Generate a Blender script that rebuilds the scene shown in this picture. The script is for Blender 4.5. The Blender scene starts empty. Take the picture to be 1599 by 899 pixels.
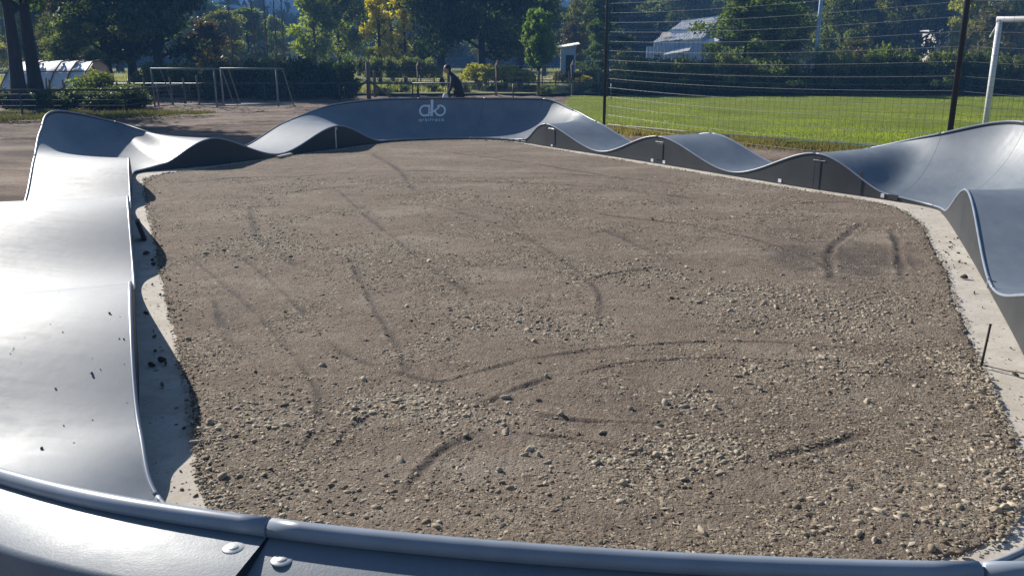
import bpy, math, random
import numpy as np
from mathutils import Vector, Matrix

# ------------------------------------------------------------------ camera, sky, sun
sc = bpy.context.scene
COL = sc.collection
cam_d = bpy.data.cameras.new('camera')
cam_d.sensor_width = 36.0
cam_d.lens = 36.0 * 1350.0 / 1599.0
cam_d.clip_start = 0.05
cam_d.clip_end = 4000
cam = bpy.data.objects.new('camera', cam_d)
COL.objects.link(cam)
CAM_H = 1.75
PITCH = math.radians(14.91)
cam.location = (0, 0, CAM_H)
cam.rotation_euler = (math.pi / 2 - PITCH, 0, 0)
sc.camera = cam

SUN_EL = math.radians(28)
SUN_AZ = math.radians(-42)          # clockwise from +Y, so left of the view direction
w = bpy.data.worlds.new('World'); sc.world = w; w.use_nodes = True
nt = w.node_tree
sky = nt.nodes.new('ShaderNodeTexSky')
sky.sky_type = 'NISHITA'; sky.sun_disc = False
sky.sun_elevation = SUN_EL; sky.sun_rotation = SUN_AZ
sky.air_density = 1.0; sky.dust_density = 0.6; sky.ozone_density = 3.5
bg = nt.nodes['Background']; bg.inputs['Strength'].default_value = 0.05
nt.links.new(sky.outputs[0], bg.inputs['Color'])
sd = bpy.data.lights.new('sun', 'SUN'); sd.energy = 5.0; sd.angle = math.radians(0.53); sd.color = (1.0, 0.95, 0.87)
so = bpy.data.objects.new('sun', sd); COL.objects.link(so)
sdir = Vector((math.sin(SUN_AZ) * math.cos(SUN_EL), math.cos(SUN_AZ) * math.cos(SUN_EL), math.sin(SUN_EL)))
so.rotation_euler = sdir.to_track_quat('Z', 'Y').to_euler()
so.location = sdir * 50
sc.view_settings.view_transform = 'Standard'; sc.view_settings.look = 'None'
sc.view_settings.exposure = 0.68; sc.view_settings.gamma = 1.0
sc.cycles.max_bounces = 6; sc.cycles.volume_bounces = 0
sc.cycles.transparent_max_bounces = 4

rng = np.random.default_rng(7)
random.seed(7)

# ------------------------------------------------------------------ helpers
class MB:
    """collects geometry for ONE mesh"""
    def __init__(s): s.v = []; s.f = []
    def add(s, v, f):
        n = len(s.v); s.v.extend([tuple(map(float, p)) for p in v]); s.f.extend([tuple(i + n for i in q) for q in f]); return s
    def box(s, x0, x1, y0, y1, z0, z1, M=None, bev=0.0):
        b = bev
        if b:
            v = []
            for z, i in ((z0, b), (z0 + b, 0), (z1 - b, 0), (z1, b)):
                v += [(x0 + i, y0 + i, z), (x1 - i, y0 + i, z), (x1 - i, y1 - i, z), (x0 + i, y1 - i, z)]
            f = [(3, 2, 1, 0), (12, 13, 14, 15)]
            for k in range(3):
                for j in range(4):
                    a = k * 4 + j; c = k * 4 + (j + 1) % 4
                    f.append((a, c, c + 4, a + 4))
        else:
            v = [(x0, y0, z0), (x1, y0, z0), (x1, y1, z0), (x0, y1, z0), (x0, y0, z1), (x1, y0, z1), (x1, y1, z1), (x0, y1, z1)]
            f = [(3, 2, 1, 0), (4, 5, 6, 7), (0, 1, 5, 4), (1, 2, 6, 5), (2, 3, 7, 6), (3, 0, 4, 7)]
        if M is not None: v = [tuple(M @ Vector(p)) for p in v]
        return s.add(v, f)
    def tube(s, pts, rad, n=6, cap=True):
        pts = [Vector(p) for p in pts]
        if not hasattr(rad, '__len__'): rad = [rad] * len(pts)
        v = []; f = []
        up = Vector((0, 0, 1))
        for i, p in enumerate(pts):
            d = (pts[min(i + 1, len(pts) - 1)] - pts[max(i - 1, 0)])
            if d.length < 1e-9: d = Vector((0, 0, 1))
            d.normalize()
            a = d.cross(up)
            if a.length < 0.05: a = d.cross(Vector((1, 0, 0)))
            a.normalize(); b = d.cross(a)
            for k in range(n):
                t = 2 * math.pi * k / n
                v.append(p + (a * math.cos(t) + b * math.sin(t)) * rad[i])
        for i in range(len(pts) - 1):
            for k in range(n):
                f.append((i * n + k, i * n + (k + 1) % n, (i + 1) * n + (k + 1) % n, (i + 1) * n + k))
        if cap:
            f.append(tuple(range(n - 1, -1, -1))); f.append(tuple((len(pts) - 1) * n + k for k in range(n)))
        return s.add(v, f)
    def mesh(s, name, mat, smooth=False):
        me = bpy.data.meshes.new(name); me.from_pydata(s.v, [], s.f); me.update()
        if mat: me.materials.append(mat)
        if smooth: me.polygons.foreach_set('use_smooth', [True] * len(me.polygons))
        return me
    def build(s, name, mat, parent=None, smooth=False, loc=None):
        return link(name, s.mesh(name, mat, smooth), parent, loc)

def link(name, me, parent=None, loc=None):
    o = bpy.data.objects.new(name, me); COL.objects.link(o)
    if parent is not None: o.parent = parent
    if loc is not None: o.location = loc
    return o

def np_mesh(name, v, f, mat, smooth=False):
    """fast mesh from numpy arrays; f is (n,3) or (n,4)"""
    v = np.asarray(v, np.float32); f = np.asarray(f, np.int32)
    me = bpy.data.meshes.new(name)
    me.vertices.add(len(v)); me.vertices.foreach_set('co', v.ravel())
    k = f.shape[1]
    me.loops.add(f.size); me.loops.foreach_set('vertex_index', f.ravel())
    me.polygons.add(len(f)); me.polygons.foreach_set('loop_start', np.arange(0, f.size, k, dtype=np.int32))
    me.polygons.foreach_set('loop_total', np.full(len(f), k, np.int32))
    if smooth: me.polygons.foreach_set('use_smooth', np.ones(len(f), bool))
    me.update(calc_edges=True); me.validate()
    if mat: me.materials.append(mat)
    return me

def tag(o, label=None, cat=None, group=None, kind=None):
    if label: o['label'] = label
    if cat: o['category'] = cat
    if group: o['group'] = group
    if kind: o['kind'] = kind
    return o

def thing(name, label, cat, loc=(0, 0, 0), rz=0.0, group=None):
    o = bpy.data.objects.new(name, None); COL.objects.link(o)
    o.empty_display_size = 0.2
    o.location = loc; o.rotation_euler = (0, 0, rz)
    return tag(o, label, cat, group)

def copy_thing(root, loc, rz=0.0, scale=(1, 1, 1), label=None, group=None):
    r = root.copy(); COL.objects.link(r); r.location = loc; r.rotation_euler = (0, 0, rz); r.scale = scale
    if label: r['label'] = label
    if group: r['group'] = group
    for ch in list(root.children):
        c = ch.copy(); COL.objects.link(c); c.parent = r
        for g in ch.children:
            d = g.copy(); COL.objects.link(d); d.parent = c
    return r

def vnoise(x, y, seed=0):
    """smooth value noise, numpy"""
    xi = np.floor(x).astype(np.int64); yi = np.floor(y).astype(np.int64)
    fx = x - xi; fy = y - yi
    fx = fx * fx * (3 - 2 * fx); fy = fy * fy * (3 - 2 * fy)
    def h(a, b):
        n = (a * 374761393 + b * 668265263 + seed * 974711) & 0x7fffffff
        n = ((n ^ (n >> 13)) * 1274126177) & 0x7fffffff
        return ((n ^ (n >> 16)) & 0xffff) / 65535.0
    return (h(xi, yi) * (1 - fx) + h(xi + 1, yi) * fx) * (1 - fy) + (h(xi, yi + 1) * (1 - fx) + h(xi + 1, yi + 1) * fx) * fy

def fbm(x, y, oct=4, seed=0):
    r = 0; a = 1.0; t = 0
    for k in range(oct):
        r = r + a * vnoise(x * 2 ** k, y * 2 ** k, seed + k); t += a; a *= 0.5
    return r / t

# ------------------------------------------------------------------ materials
def newmat(name):
    m = bpy.data.materials.new(name); m.use_nodes = True
    return m, m.node_tree, m.node_tree.nodes['Principled BSDF']

def N(nt, typ, **kw):
    n = nt.nodes.new(typ)
    for k, v in kw.items():
        if k in n.inputs: n.inputs[k].default_value = v
        else: setattr(n, k, v)
    return n

def noise(nt, vec, scale, detail=4, rough=0.55):
    n = N(nt, 'ShaderNodeTexNoise'); n.inputs['Scale'].default_value = scale
    n.inputs['Detail'].default_value = detail; n.inputs['Roughness'].default_value = rough
    if vec is not None: nt.links.new(vec, n.inputs['Vector'])
    return n.outputs['Fac']

def ramp(nt, fac, stops):
    r = N(nt, 'ShaderNodeValToRGB')
    e = r.color_ramp.elements
    while len(e) < len(stops): e.new(0.5)
    for i, (p, c) in enumerate(stops):
        e[i].position = p; e[i].color = (c[0], c[1], c[2], 1) if hasattr(c, '__len__') else (c, c, c, 1)
    nt.links.new(fac, r.inputs['Fac'])
    return r.outputs['Color']

def mixc(nt, fac, a, b, mode='MIX'):
    m = N(nt, 'ShaderNodeMix', data_type='RGBA', blend_type=mode)
    for sock, val in ((m.inputs[0], fac), (m.inputs[6], a), (m.inputs[7], b)):
        if hasattr(val, 'links') or isinstance(val, bpy.types.NodeSocket): nt.links.new(val, sock)
        elif hasattr(val, '__len__'): sock.default_value = (val[0], val[1], val[2], 1)
        else: sock.default_value = val
    return m.outputs[2]

def math_n(nt, op, a, b=None, c=None, clamp=False):
    m = N(nt, 'ShaderNodeMath', operation=op); m.use_clamp = clamp
    for i, val in enumerate((a, b, c)):
        if val is None: continue
        if isinstance(val, bpy.types.NodeSocket): nt.links.new(val, m.inputs[i])
        else: m.inputs[i].default_value = val
    return m.outputs[0]

def pos(nt):
    return N(nt, 'ShaderNodeNewGeometry').outputs['Position']

def objco(nt):
    return N(nt, 'ShaderNodeTexCoord').outputs['Object']

def bump(nt, bsdf, h, strength, dist=0.01):
    b = N(nt, 'ShaderNodeBump'); b.inputs['Strength'].default_value = strength; b.inputs['Distance'].default_value = dist
    nt.links.new(h, b.inputs['Height']); nt.links.new(b.outputs[0], bsdf.inputs['Normal'])

def plain(name, col, rough=0.6, metal=0.0, var=0.25, scale=6.0, bmp=0.0, spec=0.5):
    m, nt, b = newmat(name)
    p = objco(nt)
    n = noise(nt, p, scale, 5)
    c = ramp(nt, n, [(0.3, [x * (1 - var) for x in col]), (0.7, [min(1, x * (1 + var)) for x in col])])
    nt.links.new(c, b.inputs['Base Color'])
    b.inputs['Roughness'].default_value = rough; b.inputs['Metallic'].default_value = metal
    b.inputs['Specular IOR Level'].default_value = spec
    if bmp: bump(nt, b, noise(nt, p, scale * 6, 4), bmp, 0.01)
    return m

def leafmat(name, col, trans=0.35, var=0.35, hue=0.03, spec=0.3):
    m = bpy.data.materials.new(name); m.use_nodes = True; nt = m.node_tree; nt.nodes.clear()
    out = N(nt, 'ShaderNodeOutputMaterial')
    oi = N(nt, 'ShaderNodeObjectInfo')
    at = N(nt, 'ShaderNodeAttribute'); at.attribute_name = 'tint'
    hsv = N(nt, 'ShaderNodeHueSaturation'); hsv.inputs['Color'].default_value = (*col, 1)
    nt.links.new(math_n(nt, 'MULTIPLY_ADD', oi.outputs['Random'], hue * 2, 0.5 - hue), hsv.inputs['Hue'])
    nt.links.new(math_n(nt, 'MULTIPLY_ADD', at.outputs['Fac'], var * 2, 1 - var), hsv.inputs['Value'])
    d = N(nt, 'ShaderNodeBsdfPrincipled'); nt.links.new(hsv.outputs[0], d.inputs['Base Color'])
    d.inputs['Roughness'].default_value = 0.55; d.inputs['Specular IOR Level'].default_value = spec
    t = N(nt, 'ShaderNodeBsdfTranslucent')
    nt.links.new(mixc(nt, 1.0, hsv.outputs[0], (1.5, 1.5, 0.6), 'MULTIPLY'), t.inputs['Color'])
    mx = N(nt, 'ShaderNodeMixShader'); mx.inputs[0].default_value = trans
    nt.links.new(d.outputs[0], mx.inputs[1]); nt.links.new(t.outputs[0], mx.inputs[2])
    nt.links.new(mx.outputs[0], out.inputs['Surface'])
    return m

def composite_mat():
    m, nt, b = newmat('track composite')
    p = objco(nt)
    st = N(nt, 'ShaderNodeMapping'); nt.links.new(p, st.inputs['Vector']); st.inputs['Scale'].default_value = (1.3, 0.6, 1.3)
    n1 = noise(nt, st.outputs[0], 2.2, 6, 0.6)
    n2 = noise(nt, p, 14, 5, 0.65)
    n3 = noise(nt, p, 160, 3, 0.6)
    c = ramp(nt, n1, [(0.30, (0.130, 0.162, 0.202)), (0.72, (0.20, 0.23, 0.262))])
    dust = ramp(nt, n2, [(0.52, 0.0), (0.78, 0.22)])
    c = mixc(nt, dust, c, (0.30, 0.28, 0.25))
    nt.links.new(c, b.inputs['Base Color'])
    r = math_n(nt, 'MULTIPLY_ADD', n1, 0.18, 0.355)
    r = math_n(nt, 'MULTIPLY_ADD', n2, 0.18, r)
    st2 = N(nt, 'ShaderNodeMapping'); nt.links.new(p, st2.inputs['Vector']); st2.inputs['Scale'].default_value = (1.0, 9.0, 1.0)
    r = math_n(nt, 'MULTIPLY_ADD', noise(nt, st2.outputs[0], 1.6, 5, 0.6), 0.22, math_n(nt, 'SUBTRACT', r, .11))
    nt.links.new(r, b.inputs['Roughness'])
    b.inputs['Specular IOR Level'].default_value = 0.85
    # scuffs and grit dust
    vo = N(nt, 'ShaderNodeTexVoronoi'); vo.inputs['Scale'].default_value = 55; nt.links.new(p, vo.inputs['Vector'])
    spk = math_n(nt, 'MULTIPLY', ramp(nt, vo.outputs['Distance'], [(0.06, 1.0), (0.14, 0.0)]), ramp(nt, n2, [(0.5, 0.0), (0.62, 0.7)]))
    c = mixc(nt, spk, c, (0.09, 0.075, 0.06))
    nt.links.new(c, b.inputs['Base Color'])
    bump(nt, b, math_n(nt, 'MULTIPLY_ADD', n2, 1.2, n3), 0.16, 0.003)
    return m

def gravel_soil_mat():
    m, nt, b = newmat('packed gravel soil')
    p = pos(nt)
    st = N(nt, 'ShaderNodeMapping'); nt.links.new(p, st.inputs['Vector']); st.inputs['Scale'].default_value = (0.55, 1.0, 1)
    st.inputs['Rotation'].default_value = (0, 0, 0.4)
    big = noise(nt, st.outputs[0], 1.15, 7, 0.74)
    mid = noise(nt, p, 8, 8, 0.78)
    fine = noise(nt, p, 150, 4, 0.8)
    vor = N(nt, 'ShaderNodeTexVoronoi'); vor.inputs['Scale'].default_value = 66; nt.links.new(p, vor.inputs['Vector'])
    vor2 = N(nt, 'ShaderNodeTexVoronoi'); vor2.inputs['Scale'].default_value = 150; nt.links.new(p, vor2.inputs['Vector'])
    c = ramp(nt, big, [(0.36, (0.105, 0.068, 0.041)), (0.46, (0.195, 0.134, 0.085)), (0.54, (0.275, 0.205, 0.140)), (0.63, (0.48, 0.41, 0.32))])
    c = mixc(nt, ramp(nt, mid, [(0.42, 0.0), (0.62, 0.6)]), c, (0.37, 0.30, 0.235))
    c = mixc(nt, ramp(nt, mid, [(0.34, 0.75), (0.47, 0.0)]), c, (0.12, 0.09, 0.066))
    gcol = ramp(nt, vor.outputs['Color'], [(0.1, (0.085, 0.066, 0.05)), (0.5, (0.21, 0.165, 0.125)), (0.9, (0.40, 0.34, 0.27))])
    c = mixc(nt, 0.42, c, gcol)
    gcol2 = ramp(nt, vor2.outputs['Color'], [(0.1, (0.075, 0.056, 0.042)), (0.9, (0.37, 0.30, 0.235))])
    c = mixc(nt, 0.34, c, gcol2)
    # damp patches where puddles dried out
    at = N(nt, 'ShaderNodeAttribute'); at.attribute_name = 'damp'
    c = mixc(nt, math_n(nt, 'MULTIPLY', at.outputs['Fac'], 0.85), c, (0.062, 0.046, 0.040))
    nt.links.new(c, b.inputs['Base Color'])
    nt.links.new(math_n(nt, 'MULTIPLY_ADD', at.outputs['Fac'], -0.12, 0.95), b.inputs['Roughness'])
    b.inputs['Specular IOR Level'].default_value = 0.25
    h = math_n(nt, 'MULTIPLY_ADD', vor.outputs['Distance'], -0.9, fine)
    h = math_n(nt, 'MULTIPLY_ADD', vor2.outputs['Distance'], -0.5, h)
    bump(nt, b, h, 0.8, 0.010)
    return m

def stone_mat(name, lo, hi):
    m, nt, b = newmat(name)
    at = N(nt, 'ShaderNodeAttribute'); at.attribute_name = 'tint'
    c = ramp(nt, at.outputs['Fac'], [(0.0, lo), (0.55, [(x + y) / 2 for x, y in zip(lo, hi)]), (1.0, hi)])
    n = noise(nt, pos(nt), 90, 4)
    c = mixc(nt, ramp(nt, n, [(0.4, 0.0), (0.8, 0.4)]), c, [x * 0.6 for x in lo])
    nt.links.new(c, b.inputs['Base Color']); b.inputs['Roughness'].default_value = 0.85
    b.inputs['Specular IOR Level'].default_value = 0.3
    bump(nt, b, n, 0.5, 0.004)
    return m

def concrete_mat():
    m, nt, b = newmat('pale concrete')
    p = pos(nt)
    n1 = noise(nt, p, 1.6, 6, 0.65); n2 = noise(nt, p, 30, 5, 0.7)
    c = ramp(nt, n1, [(0.3, (0.46, 0.41, 0.345)), (0.65, (0.64, 0.59, 0.51))])
    c = mixc(nt, ramp(nt, n2, [(0.5, 0.0), (0.8, 0.5)]), c, (0.36, 0.31, 0.25))
    n3 = noise(nt, p, 4.5, 6, 0.7)
    c = mixc(nt, ramp(nt, n3, [(0.48, 0.0), (0.68, 0.65)]), c, (0.40, 0.33, 0.25))
    nt.links.new(c, b.inputs['Base Color']); b.inputs['Roughness'].default_value = 0.9
    bump(nt, b, n2, 0.4, 0.006)
    return m

def ground_mat():
    """bare earth lot turning to dry grass beyond the fence"""
    m, nt, b = newmat('bare earth')
    p = pos(nt)
    st = N(nt, 'ShaderNodeMapping'); nt.links.new(p, st.inputs['Vector']); st.inputs['Scale'].default_value = (0.35, 1.0, 1)
    st.inputs['Rotation'].default_value = (0, 0, -0.15)
    n1 = noise(nt, st.outputs[0], 0.5, 8, 0.72); n2 = noise(nt, p, 9, 6, 0.7)
    c = ramp(nt, n1, [(0.38, (0.085, 0.060, 0.046)), (0.47, (0.20, 0.142, 0.106)), (0.54, (0.27, 0.20, 0.152)), (0.62, (0.37, 0.295, 0.235))])
    c = mixc(nt, ramp(nt, n2, [(0.4, 0.0), (0.75, 0.5)]), c, (0.12, 0.085, 0.062))
    nt.links.new(c, b.inputs['Base Color']); b.inputs['Roughness'].default_value = 0.95
    b.inputs['Specular IOR Level'].default_value = 0.2
    bump(nt, b, math_n(nt, 'MULTIPLY_ADD', n1, 1.5, n2), 0.8, 0.08)
    return m

def grass_ground_mat(name, lo, mid, hi, scale=0.7):
    m, nt, b = newmat(name)
    p = pos(nt)
    n1 = noise(nt, p, scale, 6, 0.6); n2 = noise(nt, p, 22, 5, 0.7)
    c = ramp(nt, n1, [(0.3, lo), (0.52, mid), (0.72, hi)])
    c = mixc(nt, ramp(nt, n2, [(0.3, 0.6), (0.6, 0.0)]), c, [x * 0.55 for x in lo])
    nt.links.new(c, b.inputs['Base Color']); b.inputs['Roughness'].default_value = 0.9
    b.inputs['Specular IOR Level'].default_value = 0.2
    bump(nt, b, n2, 0.9, 0.06)
    return m

def bark_mat(name, col):
    m, nt, b = newmat(name)
    p = objco(nt)
    st = N(nt, 'ShaderNodeMapping'); nt.links.new(p, st.inputs['Vector']); st.inputs['Scale'].default_value = (1, 1, 0.15)
    n = noise(nt, st.outputs[0], 14, 5, 0.7)
    c = ramp(nt, n, [(0.35, [x * 0.5 for x in col]), (0.7, col)])
    nt.links.new(c, b.inputs['Base Color']); b.inputs['Roughness'].default_value = 0.9
    bump(nt, b, n, 0.8, 0.03)
    return m

M_TRACK = composite_mat()
M_SIDE = plain('charcoal side panel', (0.026, 0.030, 0.034), 0.55, var=0.25, scale=3)
M_LIP = plain('rounded lip rail', (0.27, 0.31, 0.37), 0.36, var=0.15, scale=5)
M_WHITE = plain('white print', (0.80, 0.84, 0.88), 0.5, var=0.05)
M_STEEL = plain('galvanised steel', (0.55, 0.55, 0.55), 0.35, 0.9, 0.2, 12)
M_CAP = plain('pale plastic cap', (0.62, 0.63, 0.62), 0.45, var=0.15, scale=40)
M_SOIL = gravel_soil_mat()
M_STONE = stone_mat('grey river stone', (0.165, 0.122, 0.080), (0.55, 0.47, 0.35))
M_CLOD = stone_mat('dark earth clod', (0.05, 0.042, 0.034), (0.13, 0.108, 0.085))
M_CONC = concrete_mat()
M_EARTH = ground_mat()
M_LAWN = grass_ground_mat('lawn turf', (0.14, 0.175, 0.014), (0.20, 0.245, 0.022), (0.28, 0.29, 0.04), 0.5)
M_DRY = grass_ground_mat('dry field grass', (0.17, 0.17, 0.07), (0.32, 0.30, 0.15), (0.44, 0.40, 0.23), 0.25)
M_BLADE = leafmat('grass blade', (0.29, 0.36, 0.035), 0.55, 0.4, 0.01)
M_DBLADE = leafmat('dry grass blade', (0.26, 0.21, 0.08), 0.4, 0.4, 0.02)
M_RUST = plain('rusty steel', (0.07, 0.05, 0.04), 0.8, 0.3, 0.4, 30)
M_BLACKPOLE = plain('black painted pole', (0.015, 0.016, 0.018), 0.45, var=0.2)
M_WIRE = plain('bright wire', (0.32, 0.32, 0.31), 0.4, 0.4, 0.1)
M_NETCORD = plain('dark net cord', (0.02, 0.022, 0.022), 0.7)
M_GALV = plain('dull grey pipe', (0.20, 0.215, 0.23), 0.6, 0.1, 0.2)
M_GREENRAIL = plain('dark rail pipe', (0.04, 0.055, 0.055), 0.45, 0.2, 0.2)
M_WHITEPAINT = plain('white painted steel', (0.72, 0.73, 0.74), 0.35, var=0.08)
M_BLUEPOLE = plain('pale blue painted pole', (0.28, 0.42, 0.62), 0.45, var=0.1)
M_WOODPOST = bark_mat('weathered post wood', (0.20, 0.17, 0.14))
M_BARK = bark_mat('dark bark', (0.055, 0.045, 0.038))
M_BARKPALE = bark_mat('pale bark', (0.19, 0.165, 0.14))
M_ZINC = plain('weathered roof sheet', (0.85, 0.85, 0.86), 0.4, 0.3, 0.25, 3)
M_BLUEWALL = plain('blue grey boards', (0.42, 0.56, 0.74), 0.7, var=0.12, scale=4)
M_PALEWALL = plain('pale cream wall', (0.62, 0.57, 0.52), 0.8, var=0.1)
M_TARP = plain('white plastic sheet', (0.66, 0.68, 0.70), 0.5, var=0.08)
M_DARKPLATE = plain('dark plate', (0.02, 0.024, 0.03), 0.6)

# ------------------------------------------------------------------ track: key sections round the loop
# inner foot, outer foot, inner height, outer height, bank (0 flat roller, 1 full berm curve)
KEYS = np.array([
 (-0.30, 2.50, -0.48, 1.535, .03, .85, 1), (-1.28, 3.02, -1.45, 2.10, .02, .70, 1), (-1.66, 3.56, -2.72, 3.16, .15, .18, .3),
 (-2.18, 4.76, -3.27, 4.31, .47, .47, 0), (-2.96, 6.55, -4.05, 6.12, .06, .06, 0), (-3.65, 8.15, -4.78, 7.78, .46, .46, 0),
 (-4.50, 10.1, -5.65, 9.85, .06, .06, 0), (-5.12, 11.6, -6.33, 11.5, .45, .45, 0), (-5.75, 13.1, -7.0, 13.0, .05, .70, .9),
 (-5.86, 13.62, -7.5, 14.45, .04, .90, 1), (-5.6, 13.95, -7.0, 15.45, .10, .66, .8), (-4.98, 14.55, -6.05, 15.1, .45, .45, 0),
 (-4.25, 15.9, -5.32, 16.48, .05, .05, 0), (-3.45, 17.25, -4.6, 17.85, .45, .48, 0), (-2.75, 18.5, -3.85, 19.5, .05, .76, .9),
 (-1.95, 19.15, -2.65, 20.32, .04, .84, 1), (-1.1, 19.35, -1.0, 20.55, .04, .84, 1), (-.3, 19.15, .60, 20.27, .04, .84, 1),
 (.25, 18.55, 1.36, 19.4, .08, .63, .8), (.70, 17.75, 1.78, 18.3, .45, .45, 0), (1.62, 16.25, 2.66, 16.85, .06, .06, 0),
 (2.48, 14.8, 3.52, 15.4, .46, .46, 0), (3.35, 13.25, 4.38, 13.87, .06, .06, 0), (4.14, 11.85, 5.12, 12.45, .49, .50, 0),
 (4.76, 10.9, 5.58, 11.68, .08, .74, .9), (5.04, 10.3, 6.22, 10.78, .04, .99, 1), (4.93, 9.75, 6.3, 9.45, .07, .76, .8),
 (4.42, 8.35, 5.55, 7.95, .50, .50, 0), (3.68, 6.42, 4.8, 5.98, .06, .06, 0), (2.95, 4.6, 4.0, 4.0, .42, .44, 0),
 (2.25, 3.15, 2.75, 1.95, .05, .74, .9), (1.35, 2.58, 1.3, 1.39, .03, .86, 1)], float)
NK = len(KEYS)

def sect(s):
    """interpolated key row(s) at loop parameter s"""
    s = np.atleast_1d(np.asarray(s, float)) % NK
    i = np.floor(s).astype(int); u = (s - i)[:, None]
    p0 = KEYS[(i - 1) % NK]; p1 = KEYS[i % NK]; p2 = KEYS[(i + 1) % NK]; p3 = KEYS[(i + 2) % NK]
    m1 = (p2 - p0) / 2; m2 = (p3 - p1) / 2
    # heights: flat tangents at crests and troughs
    for c in (4, 5, 6):
        d0 = p1[:, c] - p0[:, c]; d1 = p2[:, c] - p1[:, c]; d2 = p3[:, c] - p2[:, c]
        m1[:, c] = np.where(d0 * d1 <= 0, 0, 2 * d0 * d1 / (d0 + d1 + 1e-12))
        m2[:, c] = np.where(d1 * d2 <= 0, 0, 2 * d1 * d2 / (d1 + d2 + 1e-12))
    h00 = 2 * u ** 3 - 3 * u ** 2 + 1; h10 = u ** 3 - 2 * u ** 2 + u; h01 = -2 * u ** 3 + 3 * u ** 2; h11 = u ** 3 - u ** 2
    return h00 * p1 + h10 * m1 + h01 * p2 + h11 * m2

ARC = 0.955
def prof(t, q):
    f1 = (1 - np.sqrt(1 - (ARC * t) ** 2)) / (1 - math.sqrt(1 - ARC ** 2))
    return q * f1 + (1 - q) * t

def surf(s, t):
    r = sect(s); t = np.asarray(t, float)
    x = r[:, 0] + (r[:, 2] - r[:, 0]) * t; y = r[:, 1] + (r[:, 3] - r[:, 1]) * t
    z = r[:, 4] + (r[:, 5] - r[:, 4]) * prof(t, r[:, 6])
    return np.stack([x, y, z], 1)

TS = np.sin(np.linspace(0, math.pi / 2, 30))
TS[-1] = 1.0

def ribbon(pa, pb, flip=False):
    n = len(pa); v = np.concatenate([pa, pb]); i = np.arange(n - 1)
    f = np.stack([i, i + 1, i + 1 + n, i + n], 1)
    return v, (f[:, ::-1] if flip else f)

def arc_rail(path, r, n=10):
    """rounded rail along a path"""
    mb = MB(); mb.tube(path, r, n); return mb

def track_panel(parent, s0, s1, name='riding_panel', gap=0.0016):
    n = max(6, int((s1 - s0) * 26)); ss = np.linspace(s0 + gap, s1 - gap, n)
    g = np.stack([surf(ss, np.full(n, t)) for t in TS], 0)          # (T,n,3)
    T = len(TS); v = g.reshape(-1, 3)
    a = np.arange(T - 1)[:, None] * n + np.arange(n - 1)[None]
    f = np.stack([a, a + 1, a + 1 + n, a + n], -1).reshape(-1, 4)[:, ::-1]
    return link(name, np_mesh(name, v, f, M_TRACK, True), parent)

def side_panel(parent, s0, s1, inner, name, gap=0.002):
    n = max(6, int((s1 - s0) * 26)); ss = np.linspace(s0 + gap, s1 - gap, n)
    top = surf(ss, np.full(n, 0.0 if inner else 1.0)); top[:, 2] -= 0.004
    bot = top.copy(); bot[:, 2] = 0.006
    mid = surf(ss, np.full(n, 0.01 if inner else 0.99)); mid[:, 2] = top[:, 2] - 0.004
    botm = mid.copy(); botm[:, 2] = 0.006
    v, f = ribbon(top, bot, flip=not inner); v2, f2 = ribbon(mid, botm, flip=inner)
    return link(name, np_mesh(name, np.concatenate([v, v2]), np.concatenate([f, f2 + len(v)]), M_SIDE, True), parent)

def edge_rail(parent, s0, s1, t, r, name='edge_lip', gap=0.002, lift=0.0):
    n = max(8, int((s1 - s0) * 24)); ss = np.linspace(s0 + gap, s1 - gap, n)
    p = surf(ss, np.full(n, t)); p[:, 2] += lift
    return arc_rail(p, r).build(name, M_LIP, parent, True)

def module(name, label, cat, s0, s1, seams=(), group='track modules bolted into one loop', r_in=0.011, r_out=0.015):
    c = surf([(s0 + s1) / 2], [0.5])[0]
    t = thing(name, label, cat, (c[0], c[1], 0), 0, group)
    kids = []
    cuts = [s0] + list(seams) + [s1]
    for a, b in zip(cuts[:-1], cuts[1:]):
        kids.append(track_panel(t, a, b)); kids.append(side_panel(t, a, b, True, 'inner_side_panel')); kids.append(side_panel(t, a, b, False, 'outer_side_panel'))
        kids.append(edge_rail(t, a, b, 0.0, r_in)); kids.append(edge_rail(t, a, b, 1.0, r_out))
    for k in kids: k.location = (-c[0], -c[1], 0)
    t['cx'] = float(c[0]); t['cy'] = float(c[1])
    return t

def fix(o, t):
    o.location = (-t['cx'], -t['cy'], 0); return o

T_near = module('berm', 'closest banked turn with a rolled top rail across the bottom of the picture', 'berm', -1.6, 1.3, (-0.74, 0.0), r_out=0.020)
T_l0 = module('roller', 'broad grey slope at lower left running down into the closest turn', 'roller', 1.3, 3.14)
T_l1 = module('roller', 'glaring white hump in the left row, behind the lower left slope', 'roller', 3.14, 5.1)
T_l2 = module('roller', 'glaring white hump in the left row just in front of the blue shaded left turn', 'roller', 5.1, 7.08)
T_left = module('berm', 'left banked turn, a blue shaded curl standing beside the bare earth lot', 'berm', 7.08, 11.0, (8.2, 10.0))
T_fl = module('roller', 'dipping roller with dark shaded side between the left turn and far turn', 'roller', 11.0, 13.0)
T_far = module('berm', 'long navy shaded far banked turn carrying the white logo', 'berm', 13.0, 19.0, (14.4, 15.3, 16.2, 17.1, 18.0))
T_r1 = module('roller', 'grey roller dip right after the far logo turn, beside the black net pole', 'roller', 19.0, 21.0)
T_r2 = module('roller', 'grey roller dip between the two right hand humps, with rectangular cover plate', 'roller', 21.0, 23.0)
T_right = module('berm', 'wide sunlit grey banked turn at the right in front of the white goal', 'berm', 23.0, 26.95, (24.15, 25.1, 26.0))
T_rn = module('roller', 'blue grey roller at the right edge of the picture above the concrete strip', 'roller', 26.95, 28.05)
T_rn2 = module('roller', 'last roller at the right edge rising from a dip beside the rusty stake', 'roller', 28.05, 30.4)

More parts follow.
